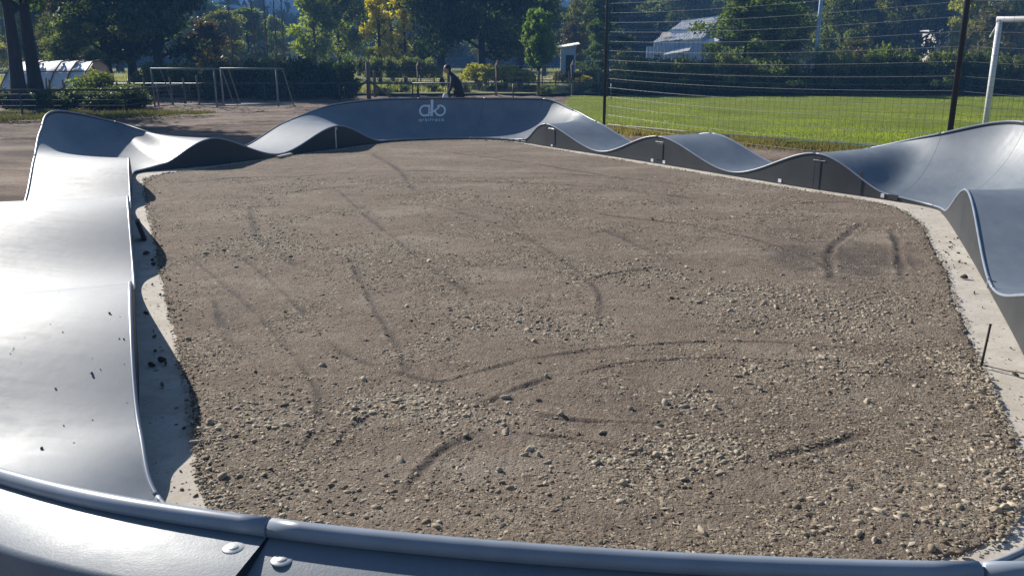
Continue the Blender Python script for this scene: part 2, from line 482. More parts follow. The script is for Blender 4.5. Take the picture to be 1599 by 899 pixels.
# --- near turn: flat flange plates behind the rail, with bolt caps
def flange(s0, s1, tilt, drop, width=0.20):
    n = max(5, int((s1 - s0) * 26)); ss = np.linspace(s0 + .0016, s1 - .0016, n)
    a = surf(ss, np.full(n, 1.0)); r = sect(ss)
    out = r[:, 2:4] - r[:, 0:2]; out /= np.linalg.norm(out, axis=1)[:, None]
    zt = a[:, 2] - drop
    rows = []
    for k, (d, dz) in enumerate(((0.0, 0.0), (width - .012, -tilt * width), (width, -tilt * width - .012), (width, -tilt * width - 0.16))):
        rows.append(np.column_stack([a[:, 0] + out[:, 0] * d, a[:, 1] + out[:, 1] * d, zt + dz]))
    v = np.concatenate(rows); f = []
    for k in range(3):
        i = np.arange(n - 1) + k * n; f.append(np.stack([i, i + n, i + 1 + n, i + 1], 1)[:, ::-1])
    return fix(link('flange_plate', np_mesh('flange_plate', v, np.concatenate(f), M_TRACK, False), T_near), T_near)
flange(-1.6, -.74, 0.06, .014); flange(-.74, 0.0, 0.22, .014); flange(0.0, 1.3, 0.03, .014)
flange(-.06, .06, 0.25, .024, .185).name = 'joint_plate'
for s, d, tl in ((.036, .06, .03), (-.036, .06, .22)):
    a = surf([s], [1.0])[0]; r = sect([s])[0]
    out = np.array(r[2:4] - r[0:2]); out /= np.linalg.norm(out)
    mb = MB(); c = Vector((a[0] + out[0] * d, a[1] + out[1] * d, a[2] - .014 - tl * d))
    for (rr, z0, z1) in ((.022, 0.0, .0012), (.011, .0012, .0022)):
        mb.tube([c + Vector((0, 0, z0 - .001)), c + Vector((0, 0, z1))], [rr, rr * .9], 20)
    fix(mb.build('bolt_cap', M_CAP, T_near, True), T_near)

# --- small fittings on the side panels
def on_side(s, z, du, dz, thick, mat, name, t):
    a = surf([s - .01], [0])[0]; b = surf([s + .01], [0])[0]; p = surf([s], [0])[0]
    d = Vector((b[0] - a[0], b[1] - a[1], 0)).normalized()
    r = sect([s])[0]; n = Vector((r[0] - r[2], r[1] - r[3], 0)).normalized()
    M = Matrix((( d.x, n.x, 0, p[0]), (d.y, n.y, 0, p[1]), (0, 0, 1, z), (0, 0, 0, 1)))
    mb = MB(); mb.box(-du / 2, du / 2, -.004, thick, -dz / 2, dz / 2, M, min(thick, du, dz) * .3)
    return fix(mb.build(name, mat, t), t)
for (s, t) in ((19.12, T_r1), (21.02, T_r2), (23.05, T_right)):
    on_side(s, .37 if t is not T_right else .40, .20, .012, .006, M_STEEL, 'hand_slot', t)
on_side(21.03, .21, .16, .27, .008, M_SIDE, 'cover_plate', T_r2)
on_side(19.16, .21, .14, .30, .008, M_SIDE, 'cover_plate', T_r1)
on_side(23.06, .23, .03, .42, .006, M_SIDE, 'joint_strip', T_right)
on_side(23.6, .17, .03, .30, .006, M_SIDE, 'joint_strip', T_right)
for (s, t) in ((19.14, T_r1), (20.92, T_r1), (21.10, T_r2), (22.6, T_r2)):
    on_side(s, .045, .06, .05, .006, M_WHITE, 'tag_plate', t)
on_side(12.98, .40, .05, .05, .012, M_CAP, 'bolt_cap', T_fl)
on_side(12.97, .20, .03, .36, .006, M_STEEL, 'joint_strip', T_fl)
on_side(23.93, .05, .05, .05, .012, M_CAP, 'bolt_cap', T_right)
on_side(24.1, .05, .14, .07, .012, M_DARKPLATE, 'joint_bracket', T_right)
on_side(27.93, .05, .03, .09, .01, M_STEEL, 'joint_bracket', T_rn)
for k in range(13):
    on_side(14.75 + k * .27, .033, .17, .03, .012, M_GALV, 'foot_bracket', T_far)

# --- logo on the far turn: strokes laid on the curved face
def far_point(X, z, lift=.006):
    ss = np.linspace(14.4, 17.6, 161); tt = np.linspace(.3, 1, 141)
    if not hasattr(far_point, 'tab'):
        far_point.tab = np.stack([surf(np.full(141, s), tt) for s in ss], 0)
    tab = far_point.tab
    xs = []; ys = []
    for i in range(len(ss)):
        row = tab[i]; xs.append(np.interp(z, row[:, 2], row[:, 0])); ys.append(np.interp(z, row[:, 2], row[:, 1]))
    y = np.interp(X, xs, ys)
    return Vector((X, y - lift, z + lift * .4))

LS = 1 / (8 * 65.0)
def L2W(u, v): return far_point(-1.835 + (u - 632) * LS, .805 - (v - 183) * LS * 1.03)
def stroke(mb, pts, wd, closed=False):
    pts = [Vector((p[0], p[1], 0)) for p in pts]; n = len(pts); L = []; R = []
    for i, p in enumerate(pts):
        a = pts[(i - 1) % n] if (closed or i > 0) else p; b = pts[(i + 1) % n] if (closed or i < n - 1) else p
        d = (b - a).normalized(); nn = Vector((-d.y, d.x, 0)) * wd / 2
        L.append(L2W(p.x + nn.x, p.y + nn.y)); R.append(L2W(p.x - nn.x, p.y - nn.y))
    m = n if closed else n - 1
    mb.add(L + R, [(i, (i + 1) % n, n + (i + 1) % n, n + i) for i in range(m)])
def ell(cx, cy, rx, ry, a0, a1, n=28):
    return [(cx + rx * math.cos(math.radians(a0 + (a1 - a0) * k / n)), cy + ry * math.sin(math.radians(a0 + (a1 - a0) * k / n))) for k in range(n + 1)]
def seg(a, b, n=4): return [(a[0] + (b[0] - a[0]) * k / n, a[1] + (b[1] - a[1]) * k / n) for k in range(n + 1)]
mb = MB()
W_ = 21
stroke(mb, ell(540, 304, 57, 54, 60, 300), W_)
stroke(mb, seg((566, 251), (597, 251)), W_); stroke(mb, seg((566, 355), (597, 355)), W_)
stroke(mb, seg((590, 245), (590, 366), 6), W_ - 4)
stroke(mb, seg((623, 183), (623, 366), 8), 32)
stroke(mb, seg((575, 352), (640, 300), 4), 14)
stroke(mb, seg((640, 316), (712, 268), 5), W_ - 3)
stroke(mb, seg((655, 308), (690, 352), 5), W_)
stroke(mb, ell(722, 304, 58, 54, -128, 124), W_)
fix(mb.build('logo_emblem', M_WHITE, T_far), T_far)
mb = MB(); x = 480; th = 6.5
def a_(x): stroke(mb, ell(x + 12, 408, 11, 10, 0, 360, 14), th); stroke(mb, seg((x + 25, 396), (x + 25, 420), 2), th)
def r_(x): stroke(mb, seg((x + 2, 396), (x + 2, 420), 2), th); stroke(mb, ell(x + 14, 410, 12, 12, 180, 280, 6), th)
def k_(x): stroke(mb, seg((x + 2, 385), (x + 2, 420), 2), th); stroke(mb, seg((x + 4, 410), (x + 22, 396), 2), th); stroke(mb, seg((x + 8, 407), (x + 24, 420), 2), th)
def i_(x): stroke(mb, seg((x + 2, 397), (x + 2, 420), 2), th); stroke(mb, seg((x + 2, 386), (x + 2, 391), 1), th)
def t_(x): stroke(mb, seg((x + 7, 386), (x + 7, 420), 2), th); stroke(mb, seg((x, 397), (x + 18, 397), 2), th)
def c_(x): stroke(mb, ell(x + 14, 408, 12, 10, 50, 310, 12), th)
for fn, adv in ((a_, 41), (r_, 31), (k_, 36), (i_, 18), (t_, 31), (r_, 30), (a_, 42), (c_, 39), (k_, 30)):
    fn(x); x += adv
fix(mb.build('logo_wordmark', M_WHITE, T_far), T_far)

# ------------------------------------------------------------------ ground sheets
def grid_sheet(name, xs, ys, zf, mat, smooth=True):
    X, Y = np.meshgrid(xs, ys); Z = zf(X, Y)
    v = np.stack([X, Y, Z], -1).reshape(-1, 3); n = len(xs); m = len(ys)
    a = np.arange(m - 1)[:, None] * n + np.arange(n - 1)[None]
    f = np.stack([a, a + 1, a + 1 + n, a + n], -1).reshape(-1, 4)
    return link(name, np_mesh(name, v, f, mat, smooth))

LOOP = np.concatenate([surf(np.linspace(0, NK, 400, endpoint=False), np.full(400, 0.5))[:, :2]])
def lot_z(X, Y):
    d = np.full(X.shape, 1e9)
    far_ = np.clip((np.hypot(X + 0.5, Y - 11) - 9.0) / 4, 0, 1)
    rg = fbm(X * .35 + Y * .25, (Y - .25 * X) * 2.6, 5, 6)
    z = -0.05 + far_ * (.16 * np.abs(rg - .5) * 2 * np.clip(fbm(X * .3, Y * .5, 3, 8) * 2.2 - .6, 0, 1) - .03) + 0.07 * (fbm(X * .7, Y * 1.4, 5, 3) - .5) * np.clip((np.hypot(X + 0.5, Y - 11) - 9.5) / 5, 0, 1)
    return z
g = grid_sheet('ground', np.unique(np.concatenate([np.linspace(-600, -60, 25), np.concatenate([np.linspace(-60, -22, 60), np.linspace(-22, 3, 200), np.linspace(3, 60, 110)]), np.linspace(60, 600, 25)])),
               np.unique(np.concatenate([np.linspace(-50, -10, 12), np.concatenate([np.linspace(-10, 12, 80), np.linspace(12, 34, 240), np.linspace(34, 60, 80)]), np.linspace(60, 700, 30)])), lot_z, M_EARTH)
g['kind'] = 'structure'

# gravel infield outline (feet of the strip of concrete)
GPTS = [(-1.0, 2.72), (-1.24, 3.15), (-1.39, 3.43), (-1.83, 4.49), (-2.25, 5.42), (-2.76, 6.56), (-3.51, 8.26), (-4.4, 10.25), (-5.23, 12.18), (-5.50, 12.95),
        (-5.40, 13.5), (-5.0, 14.0), (-4.75, 14.6), (-4.1, 15.85), (-3.3, 17.2), (-2.65, 18.4), (-1.85, 18.95), (-1.1, 19.12), (-.4, 18.95), (.1, 18.45),
        (.52, 17.65), (1.42, 16.15), (2.27, 14.7), (3.12, 13.15), (3.88, 11.8), (4.4, 11.0), (4.62, 10.35), (4.5, 9.4), (4.1, 8.25), (3.73, 7.2), (3.25, 6.02), (2.65, 4.49), (2.35, 3.68),
        (2.1, 3.2), (1.75, 2.82), (1.1, 2.62), (0.2, 2.55)]
def smooth_poly(P, n=12):
    P = np.array(P); out = []
    for i in range(len(P)):
        p0, p1, p2, p3 = P[i - 1], P[i], P[(i + 1) % len(P)], P[(i + 2) % len(P)]
        for u in np.arange(n) / n:
            out.append(.5 * (2 * p1 + (p2 - p0) * u + (2 * p0 - 5 * p1 + 4 * p2 - p3) * u * u + (3 * p1 - p0 - 3 * p2 + p3) * u ** 3))
    return np.array(out)
GP = smooth_poly(GPTS)
def inside(x, y, P):
    r = np.zeros(x.shape, bool); j = len(P) - 1
    for i in range(len(P)):
        c = ((P[i, 1] > y) != (P[j, 1] > y)) & (x < (P[j, 0] - P[i, 0]) * (y - P[i, 1]) / (P[j, 1] - P[i, 1] + 1e-12) + P[i, 0])
        r ^= c; j = i
    return r
def edge_dist(x, y, P):
    """distance to the outline (numpy, blocked)"""
    x = x.ravel(); y = y.ravel(); out = np.empty(len(x), np.float32)
    A = P; B = np.roll(P, -1, 0); D = B - A; L = (D ** 2).sum(1)
    for k in range(0, len(x), 20000):
        px = x[k:k + 20000, None]; py = y[k:k + 20000, None]
        t = np.clip(((px - A[:, 0]) * D[:, 0] + (py - A[:, 1]) * D[:, 1]) / L, 0, 1)
        out[k:k + 20000] = np.sqrt(((px - A[:, 0] - t * D[:, 0]) ** 2 + (py - A[:, 1] - t * D[:, 1]) ** 2).min(1))
    return out
GP2 = smooth_poly(GPTS, 4)

# concrete slab: ring from under the track to the gravel
ns = 720
sso = np.linspace(0, NK, ns, endpoint=False)
ring_o = surf(sso, np.full(ns, 1.0)); ring_i = surf(sso, np.full(ns, 0.0))
od = ring_o[:, :2] - ring_i[:, :2]; od /= np.linalg.norm(od, axis=1)[:, None]
ro = ring_o[:, :2] + od * 0.12
mb = MB(); mb.add([(p[0], p[1], 0.0) for p in ro] + [(p[0], p[1], -.06) for p in ro], [tuple(range(ns - 1, -1, -1))] + [(i, (i + 1) % ns, ns + (i + 1) % ns, ns + i) for i in range(ns)])
o = mb.build('concrete_strip', M_CONC); o['kind'] = 'structure'

# gravel bed: height field with wheel ruts
RUTS = [([(-0.74, 4.7), (-0.58, 4.59), (-0.41, 4.49), (-0.22, 4.63), (0.08, 4.85)], 0.03, 0.03),
        ([(-0.16, 4.12), (0.0, 4.35), (0.25, 4.57)], 0.045, 0.026),
        ([(-0.42, 3.23), (-0.39, 3.43), (-0.29, 3.65), (-0.11, 3.81)], 0.045, 0.026),
        ([(-0.82, 3.61), (-0.77, 3.86), (-0.7, 4.07)], 0.035, 0.02),
        ([(-1.49, 7.7), (-1.0, 6.02), (-0.72, 5.16), (-0.58, 4.61)], 0.04, 0.025),
        ([(0.08, 4.05), (0.32, 3.96), (0.57, 3.94), (0.82, 3.93)], 0.035, 0.025),
        ([(1.11, 3.52), (1.39, 3.65), (1.69, 3.82)], 0.06, 0.03),
        ([(0.62, 6.76), (0.85, 6.98), (1.26, 7.2)], 0.05, 0.025),
        ([(-2.21, 6.19), (-1.81, 5.28), (-1.58, 4.92)], 0.05, 0.02),
        ([(3.36, 10.44), (4.01, 10.73), (4.61, 10.44)], 0.05, 0.025),
        ([(2.59, 6.76), (3.02, 7.97), (3.77, 9.19)], 0.07, 0.03),
        ([(3.16, 6.76), (3.75, 8.26), (3.96, 8.9)], 0.07, 0.03),
        ([(-2.32, 11.58), (-1.34, 8.9), (-0.51, 6.76), (-0.26, 6.28)], 0.05, 0.02),
        ([(0.94, 8.9), (1.31, 7.83), (1.47, 7.44)], 0.06, 0.025),
        ([(-4.89, 12.18), (-4.19, 12.85), (-3.37, 12.99)], 0.07, 0.03),
        ([(-3.22, 10.53), (-2.43, 8.26), (-1.81, 7.2)], 0.06, 0.02),
        ([(-0.6, 7.2), (-0.31, 6.28)], 0.05, 0.02)]
for P_, w_, d_ in (([(-2.9, 7.6), (-1.9, 6.0), (-1.35, 5.0), (-1.0, 4.2), (-.95, 3.5)], .03, .012), ([(-2.6, 7.9), (-1.65, 6.2), (-1.1, 5.1), (-.74, 4.7)], .025, .012),
        ([(.08, 4.85), (.7, 5.1), (1.5, 5.2), (2.3, 5.0)], .03, .014), ([(.25, 4.57), (.9, 4.85), (1.7, 4.8), (2.4, 4.4)], .03, .014), ([(-.11, 3.81), (.4, 3.7), (1.0, 3.3)], .03, .014),
        ([(-1.0, 10.5), (.0, 8.8), (.62, 6.76), (.6, 5.6)], .04, .012), ([(-3.9, 12.4), (-2.2, 13.6), (.5, 13.4), (2.4, 12.3)], .06, .015), ([(-3.0, 11.4), (-1.6, 12.4), (.6, 12.2), (2.4, 10.9)], .06, .015),
        ([(1.0, 9.8), (2.0, 9.0), (2.6, 7.8), (2.7, 6.9)], .05, .015), ([(-1.2, 16.5), (.1, 15.0), (1.5, 13.0)], .07, .015), ([(-2.6, 16.2), (-1.8, 13.8), (-1.3, 11.5)], .07, .015)):
    RUTS.append((P_, w_, d_))
def ruts_z(x, y):
    z = np.zeros(x.shape); m = np.zeros(x.shape)
    for P, wd0, dp in RUTS:
        dp = dp * .48; wd0 = wd0 * .62
        P = np.array(P, float)
        Q = []
        for i in range(len(P) - 1):
            p0 = P[max(i - 1, 0)]; p1 = P[i]; p2 = P[i + 1]; p3 = P[min(i + 2, len(P) - 1)]
            for u in np.arange(8) / 8: Q.append(.5 * (2 * p1 + (p2 - p0) * u + (2 * p0 - 5 * p1 + 4 * p2 - p3) * u * u + (3 * p1 - p0 - 3 * p2 + p3) * u ** 3))
        Q.append(P[-1]); Q = np.array(Q)
        bb = (x > Q[:, 0].min() - .5) & (x < Q[:, 0].max() + .5) & (y > Q[:, 1].min() - .5) & (y < Q[:, 1].max() + .5)
        if not bb.any(): continue
        xs = x[bb]; ys = y[bb]; d = np.full(xs.shape, 9.0)
        wob = .05 * (fbm(xs * 4, ys * 4, 2, 5) - .5)
        for a, b in zip(Q[:-1], Q[1:]):
            e = b - a; t = np.clip(((xs - a[0]) * e[0] + (ys - a[1]) * e[1]) / (e @ e), 0, 1)
            d = np.minimum(d, np.hypot(xs - a[0] - t * e[0], ys - a[1] - t * e[1]))
        d = np.abs(d + wob * .6) + .012 * (vnoise(xs * 60, ys * 60, 17) - .5); wd = wd0 * (.5 + .5 * fbm(xs * 6, ys * 6, 2, 18))
        brk = .45 + .55 * np.clip(fbm(xs * 5, ys * 5, 3, 9) * 2.4 - .6, 0, 1)
        ends = np.clip(np.minimum(np.hypot(xs - Q[0, 0], ys - Q[0, 1]), np.hypot(xs - Q[-1, 0], ys - Q[-1, 1])) / .12, 0, 1)
        z[bb] += brk * ends * dp * (-np.exp(-(d / wd) ** 2) + .45 * np.exp(-((d - wd * 2.0) / (wd * .8)) ** 2))
        m[bb] = np.maximum(m[bb], brk * ends * np.exp(-(d / (wd * 1.5)) ** 2))
    return z, m
nr, nc = 560, 420
yy = 2.3 * (19.3 / 2.3) ** np.linspace(0, 1, nr)
left = np.empty(nr); right = np.empty(nr)
Pn = np.roll(GP, -1, 0)
for i, y in enumerate(yy):
    yq = min(max(y, GP[:, 1].min() + .01), GP[:, 1].max() - .01)
    c = (GP[:, 1] > yq) != (Pn[:, 1] > yq)
    xx = GP[c, 0] + (yq - GP[c, 1]) / (Pn[c, 1] - GP[c, 1]) * (Pn[c, 0] - GP[c, 0])
    left[i] = xx.min() - .14; right[i] = xx.max() + .14
U = np.linspace(0, 1, nc)
X = left[:, None] + (right - left)[:, None] * U[None]; Y = np.repeat(yy[:, None], nc, 1)
ins = inside(X, Y, GP2); ed = edge_dist(X, Y, GP2).reshape(X.shape); sdist = np.where(ins, ed, -ed)
sdist = sdist - .03 + .06 * (fbm(X * 6, Y * 6, 4, 21) - .5) + .03 * (fbm(X * 25, Y * 25, 2, 22) - .5)
rz, rm = ruts_z(X, Y)
Z = .016 + .026 * (fbm(X * 1.3, Y * 1.3, 4, 1) - .5) + .012 * (fbm(X * 9, Y * 9, 4, 2) - .5) + .007 * (vnoise(X * 60, Y * 60, 4) - .5) * np.clip(fbm(X * 2, Y * 2, 3, 15) * 2.5 - .6, 0, 1) + rz
Z = np.where(sdist < .04, np.minimum(Z, .012) , Z)
Z = Z - np.clip((.0 - sdist) / .03, 0, 1) * .05
Z = np.maximum(Z, np.where(sdist > .02, .005, -.05))
damp = np.zeros(X.shape)
for (cx, cy, rx, ry, am) in ((2.75, 7.35, .42, .75, 1.0), (3.2, 7.7, .45, .6, .8), (2.9, 8.6, .35, .5, .5), (1.25, 3.75, .5, .3, .35), (.62, 4.1, .35, .2, .3), (2.45, 4.9, .55, .5, .5)):
    dd = ((X - cx) / rx) ** 2 + ((Y - cy) / ry) ** 2
    damp = np.maximum(damp, am * .7 * np.clip(1.1 - dd + 2.6 * (fbm(X * 3, Y * 3, 4, 31) - .5), 0, 1))
damp = np.maximum(damp, rm * 1.0)
v = np.stack([X, Y, Z], -1).reshape(-1, 3)
a = np.arange(nr - 1)[:, None] * nc + np.arange(nc - 1)[None]
me = np_mesh('gravel_bed', v, np.stack([a, a + 1, a + 1 + nc, a + nc], -1).reshape(-1, 4), M_SOIL, True)
at = me.attributes.new('damp', 'FLOAT', 'POINT'); at.data.foreach_set('value', damp.astype(np.float32).ravel())
o = link('gravel_bed', me); o['kind'] = 'structure'
def gz(x, y):
    r, _ = ruts_z(x, y)
    return .016 + .026 * (fbm(x * 1.3, y * 1.3, 4, 1) - .5) + .012 * (fbm(x * 9, y * 9, 4, 2) - .5) + r

# ------------------------------------------------------------------ stones
ICO_V = []; p_ = (1 + 5 ** .5) / 2
for a in (-1, 1):
    for b in (-p_, p_): ICO_V += [(0, a, b), (a, b, 0), (b, 0, a)]
ICO_V = np.array(ICO_V) / math.hypot(1, p_)
from itertools import combinations
ICO_F = []
for t in combinations(range(12), 3):
    q = ICO_V[list(t)]
    if all(abs(np.linalg.norm(q[i] - q[j]) - 1.0515) < .02 for i, j in ((0, 1), (1, 2), (0, 2))):
        if np.dot(np.cross(q[1] - q[0], q[2] - q[0]), q[0]) < 0: t = (t[0], t[2], t[1])
        ICO_F.append(t)
ICO_F = np.array(ICO_F)
def subdiv(V, F):
    V = list(map(tuple, V)); cache = {}; out = []
    def mid(a, b):
        k = (min(a, b), max(a, b))
        if k not in cache:
            m = np.array(V[a]) + np.array(V[b]); V.append(tuple(m / np.linalg.norm(m))); cache[k] = len(V) - 1
        return cache[k]
    for a, b, c in F:
        x, y, z = mid(a, b), mid(b, c), mid(c, a); out += [(a, x, z), (x, b, y), (z, y, c), (x, y, z)]
    return np.array(V), np.array(out)
ICO2_V, ICO2_F = subdiv(ICO_V, ICO_F)

def stone_cloud(x, y, z, size, rng, flat=.45, bv=ICO_V, bf=ICO_F, jit=.28, cuts=0):
    n = len(x); m = len(bv)
    var = bv[None] * (1 + jit * (rng.random((12, m, 1)) * 2 - 1))
    if cuts:
        for _ in range(cuts):
            nn = rng.normal(size=(12, 1, 3)); nn /= np.linalg.norm(nn, axis=2, keepdims=True)
            dd = rng.uniform(.42, .72, (12, 1)); ov = np.maximum(0, (var * nn).sum(2) - dd)
            var = var - nn * ov[..., None]
    V = var[rng.integers(0, 12, n)]
    sc_ = np.stack([size * rng.uniform(.8, 1.35, n), size * rng.uniform(.45, .95, n), size * flat * rng.uniform(.7, 1.3, n)], 1)
    V = V * sc_[:, None, :]
    th = rng.uniform(0, 6.28, n); c, s_ = np.cos(th), np.sin(th)
    tx = rng.normal(0, .28, n)
    vy = V[..., 1] * np.cos(tx)[:, None] - V[..., 2] * np.sin(tx)[:, None]; vz = V[..., 1] * np.sin(tx)[:, None] + V[..., 2] * np.cos(tx)[:, None]
    vx = V[..., 0]
    R = np.stack([vx * c[:, None] - vy * s_[:, None] + x[:, None], vx * s_[:, None] + vy * c[:, None] + y[:, None], vz + z[:, None]], -1)
    F = bf[None] + (np.arange(n) * m)[:, None, None]
    return R.reshape(-1, 3), F.reshape(-1, 3), np.repeat(rng.random(n), m)

def cloud_obj(name, x, y, z, size, mat, seed, flat=.45, boost=None, **kw):
    R, F, T = stone_cloud(x, y, z, size, np.random.default_rng(seed), flat, **kw); T = T ** 1.7
    if boost is not None: T = np.clip(T + np.repeat(boost, len(T) // len(boost)), 0, 1)
    me = np_mesh(name, R, F, mat)
    a = me.attributes.new('tint', 'FLOAT', 'POINT'); a.data.foreach_set('value', T.astype(np.float32))
    return me

PATCH = [(-.62, 4.2, .36, .22, 1.0), (-.25, 4.02, .30, .20, 1.0), (.82, 3.62, .30, .20, 1.0), (.55, 3.48, .3, .12, .8), (.95, 4.25, .12, .2, .9), (2.35, 6.0, .5, .45, 1.0), (2.15, 5.55, .45, .3, .9),
         (1.75, 6.3, .5, .4, .6), (1.1, 7.0, .5, .4, .7), (-1.55, 3.75, .3, .5, .8), (-1.25, 4.0, .4, .3, .7), (2.1, 3.35, .2, .45, .8), (1.75, 3.1, .35, .2, .55), (-.1, 5.6, .5, .3, .6),
         (.35, 5.4, .3, .2, .7), (-2.4, 8.2, .5, .7, .5), (1.3, 3.05, .4, .2, .35), (1.9, 4.7, .4, .3, .6), (.2, 3.3, .6, .2, .35), (-.8, 3.15, .5, .25, .4), (2.55, 4.6, .15, .5, .9), (1.35, 4.6, .2, .2, .6)]
def density(x, y):
    d = np.zeros(x.shape)
    for cx, cy, rx, ry, am in PATCH:
        d = np.maximum(d, am * np.exp(-(((x - cx) / rx) ** 2 + ((y - cy) / ry) ** 2) ** 1.5))
    return d
def scatter(n, seed, ymin, ymax, dens_fn):
    r = np.random.default_rng(seed)
    y = ymin * (ymax / ymin) ** r.random(n); x = r.uniform(-6, 5, n)
    keep = (x > -6) & (np.abs(x + .2) < .75 * y + .3)
    x, y = x[keep], y[keep]
    k = inside(x, y, GP2); x, y = x[k], y[k]
    k = r.random(len(x)) < dens_fn(x, y); return x[k], y[k], r
# medium pebbles, thick in the patches, thin elsewhere
bg_ = lambda x, y: np.clip(.07 + .55 * np.clip(fbm(x * 1.7, y * 1.7, 4, 41) - .48, 0, 1) * 3, 0, 1)
x, y, r = scatter(150000, 51, 2.4, 12, lambda x, y: np.clip(density(x, y) * .46 + .012 * bg_(x, y), 0, 1))
size = r.gamma(5, .0021, len(x)) * (1 + .15 * (y > 6)) + .003
parts_ = [(x, y, size)]
# flat chips and grit, thick on the ground where the soil has washed out
OCT_V = np.array([(1, 0, 0), (0, 1, 0), (-1, 0, 0), (0, -1, 0), (.1, .1, 1), (0, 0, -1)], float)
OCT_F = np.array([(0, 1, 4), (1, 2, 4), (2, 3, 4), (3, 0, 4)])
x, y, r = scatter(620000, 52, 2.4, 13, lambda x, y: np.clip(.05 + .95 * np.clip((fbm(x * 2.0, y * 2.0, 5, 43) - .42) * 4.2, 0, 1) + density(x, y) * .6, 0, 1) * np.clip(1.25 - y / 16, 0, 1))
k = r.integers(0, len(GP), 5200); jx = GP[k, 0] + r.normal(0, .16, 5200); jy = GP[k, 1] + r.normal(0, .16, 5200)
spill = (jx, jy, r.gamma(2, .0018, 5200) + .001)
chips = (x, y, (r.gamma(3, .0013, len(x)) + .0016) * (1 + .05 * y))
# rim of loose stones pushed against the concrete
r = np.random.default_rng(53)
k = r.integers(0, len(GP), 15000); jx = GP[k, 0] + r.normal(0, .075, 15000); jy = GP[k, 1] + r.normal(0, .075, 15000)
kk = inside(jx, jy, GP2) | (r.random(15000) < .04); jx, jy = jx[kk], jy[kk]
kk = r.random(len(jx)) < .55; jx, jy = jx[kk], jy[kk]
parts_.append((jx, jy, r.gamma(3, .0026, len(jx)) + .0015))
x = np.concatenate([p[0] for p in parts_]); y = np.concatenate([p[1] for p in parts_]); size = np.concatenate([p[2] for p in parts_])
z = np.where(inside(x, y, GP2), gz(x, y), 0) + size * .08
o = link('gravel', cloud_obj('gravel', x, y, z, size, M_STONE, 61, flat=.38, boost=.45 * density(x, y) * (size > .008), jit=.30, cuts=6)); o['kind'] = 'stuff'; o['label'] = 'loose grey gravel and pebbles strewn over the packed infield'; o['category'] = 'gravel'

x, y, size = [np.concatenate([a_q, b_q]) for a_q, b_q in zip(chips, spill)]
o = link('grit', cloud_obj('grit', x, y, np.where(inside(x, y, GP2), gz(x, y), .001) + size * .05, size, M_STONE, 62, flat=.42, boost=.28 * density(x, y), bv=OCT_V, bf=OCT_F, jit=.35)); o['kind'] = 'stuff'; o['label'] = 'fine flat chips of grit over the infield soil'; o['category'] = 'grit'

# the largest stones, one by one
ST = [cloud_obj('stone', np.zeros(1), np.zeros(1), np.zeros(1), np.ones(1), M_STONE, 70 + k, .5, bv=ICO2_V, bf=ICO2_F, jit=.06, cuts=7) for k in range(8)]
for k, me in enumerate(ST):
    vals = np.full(len(me.vertices), .6 + .4 * k / 8, np.float32); me.attributes['tint'].data.foreach_set('value', vals)
r = np.random.default_rng(80); cnt = 0
while cnt < 130:
    if r.random() < .75:
        c = PATCH[r.integers(0, len(PATCH))]; px = c[0] + r.normal(0, c[2] * .8); py = c[1] + r.normal(0, c[3] * .8)
    else:
        py = r.uniform(2.8, 6); px = r.uniform(-.45, .55) * py
    if not inside(np.array([px]), np.array([py]), GP2)[0]: continue
    s_ = r.uniform(.022, .042)
    o = link('stone', ST[r.integers(0, 8)], None, (px, py, float(gz(np.array([px]), np.array([py]))[0]) + s_ * .12))
    o.scale = (s_, s_ * r.uniform(.6, .9), s_ * .8); o.rotation_euler = (r.normal(0, .12), r.normal(0, .12), r.uniform(0, 6.28))
    tag(o, 'large pale flat stone lying in the gravel of the infield', 'stone', 'large pale stones in the gravel'); cnt += 1
# clods of dark earth on the concrete
CL = [cloud_obj('clod', np.zeros(1), np.zeros(1), np.zeros(1), np.ones(1), M_CLOD, 90 + k, .75, bv=ICO2_V, bf=ICO2_F, jit=.1, cuts=6) for k in range(6)]
def clod(x, y, s_, label, group):
    o = link('clod', CL[r.integers(0, 6)], None, (x, y, s_ * .45)); s_ *= .62; o.scale = (s_, s_, s_); o.rotation_euler = (0, 0, r.uniform(0, 6.28))
    tag(o, label, 'clod', group)
r = np.random.default_rng(101)
for k in range(46):
    x = 4.12 + r.normal(0, .16); y = 7.95 + r.normal(0, .36)
    x += (y - 7.95) * .33
    clod(x, y, r.uniform(.008, .024), 'dark earth clod in the scatter on the concrete below the right edge roller', 'dark clods spilled on the right concrete strip')
for (x, y, s_) in ((3.70, 6.85, .05), (3.55, 6.41, .022), (2.86, 4.62, .035), (2.98, 4.9, .014), (3.1, 5.1, .018), (3.4, 6.0, .016), (2.70, 3.95, .02), (2.95, 4.2, .014)):
    clod(x, y, s_, 'single dark earth clod on the bare part of the right concrete strip', 'lone clods on the right concrete strip')
for (x, y, s_) in ((-2.57, 5.83, .035), (-2.36, 5.43, .022), (-2.31, 5.32, .025), (-2.08, 4.86, .045), (-2.11, 4.78, .04), (-2.04, 4.80, .035), (-2.2, 5.05, .02), (-3.2, 7.5, .03), (-3.0, 7.2, .03), (-3.12, 7.32, .045),
                   (-3.36, 7.75, .05), (-1.92, 4.45, .035), (-2.52, 6.1, .018), (-3.65, 8.7, .03), (-4.3, 10.2, .025), (-4.5, 10.6, .03), (-1.6, 3.9, .018), (-1.45, 3.45, .012), (-2.68, 6.35, .02), (-2.86, 6.65, .025)):
    clod(x, y, s_, 'dark earth clod on the concrete strip along the left shadow', 'clods on the left concrete strip')

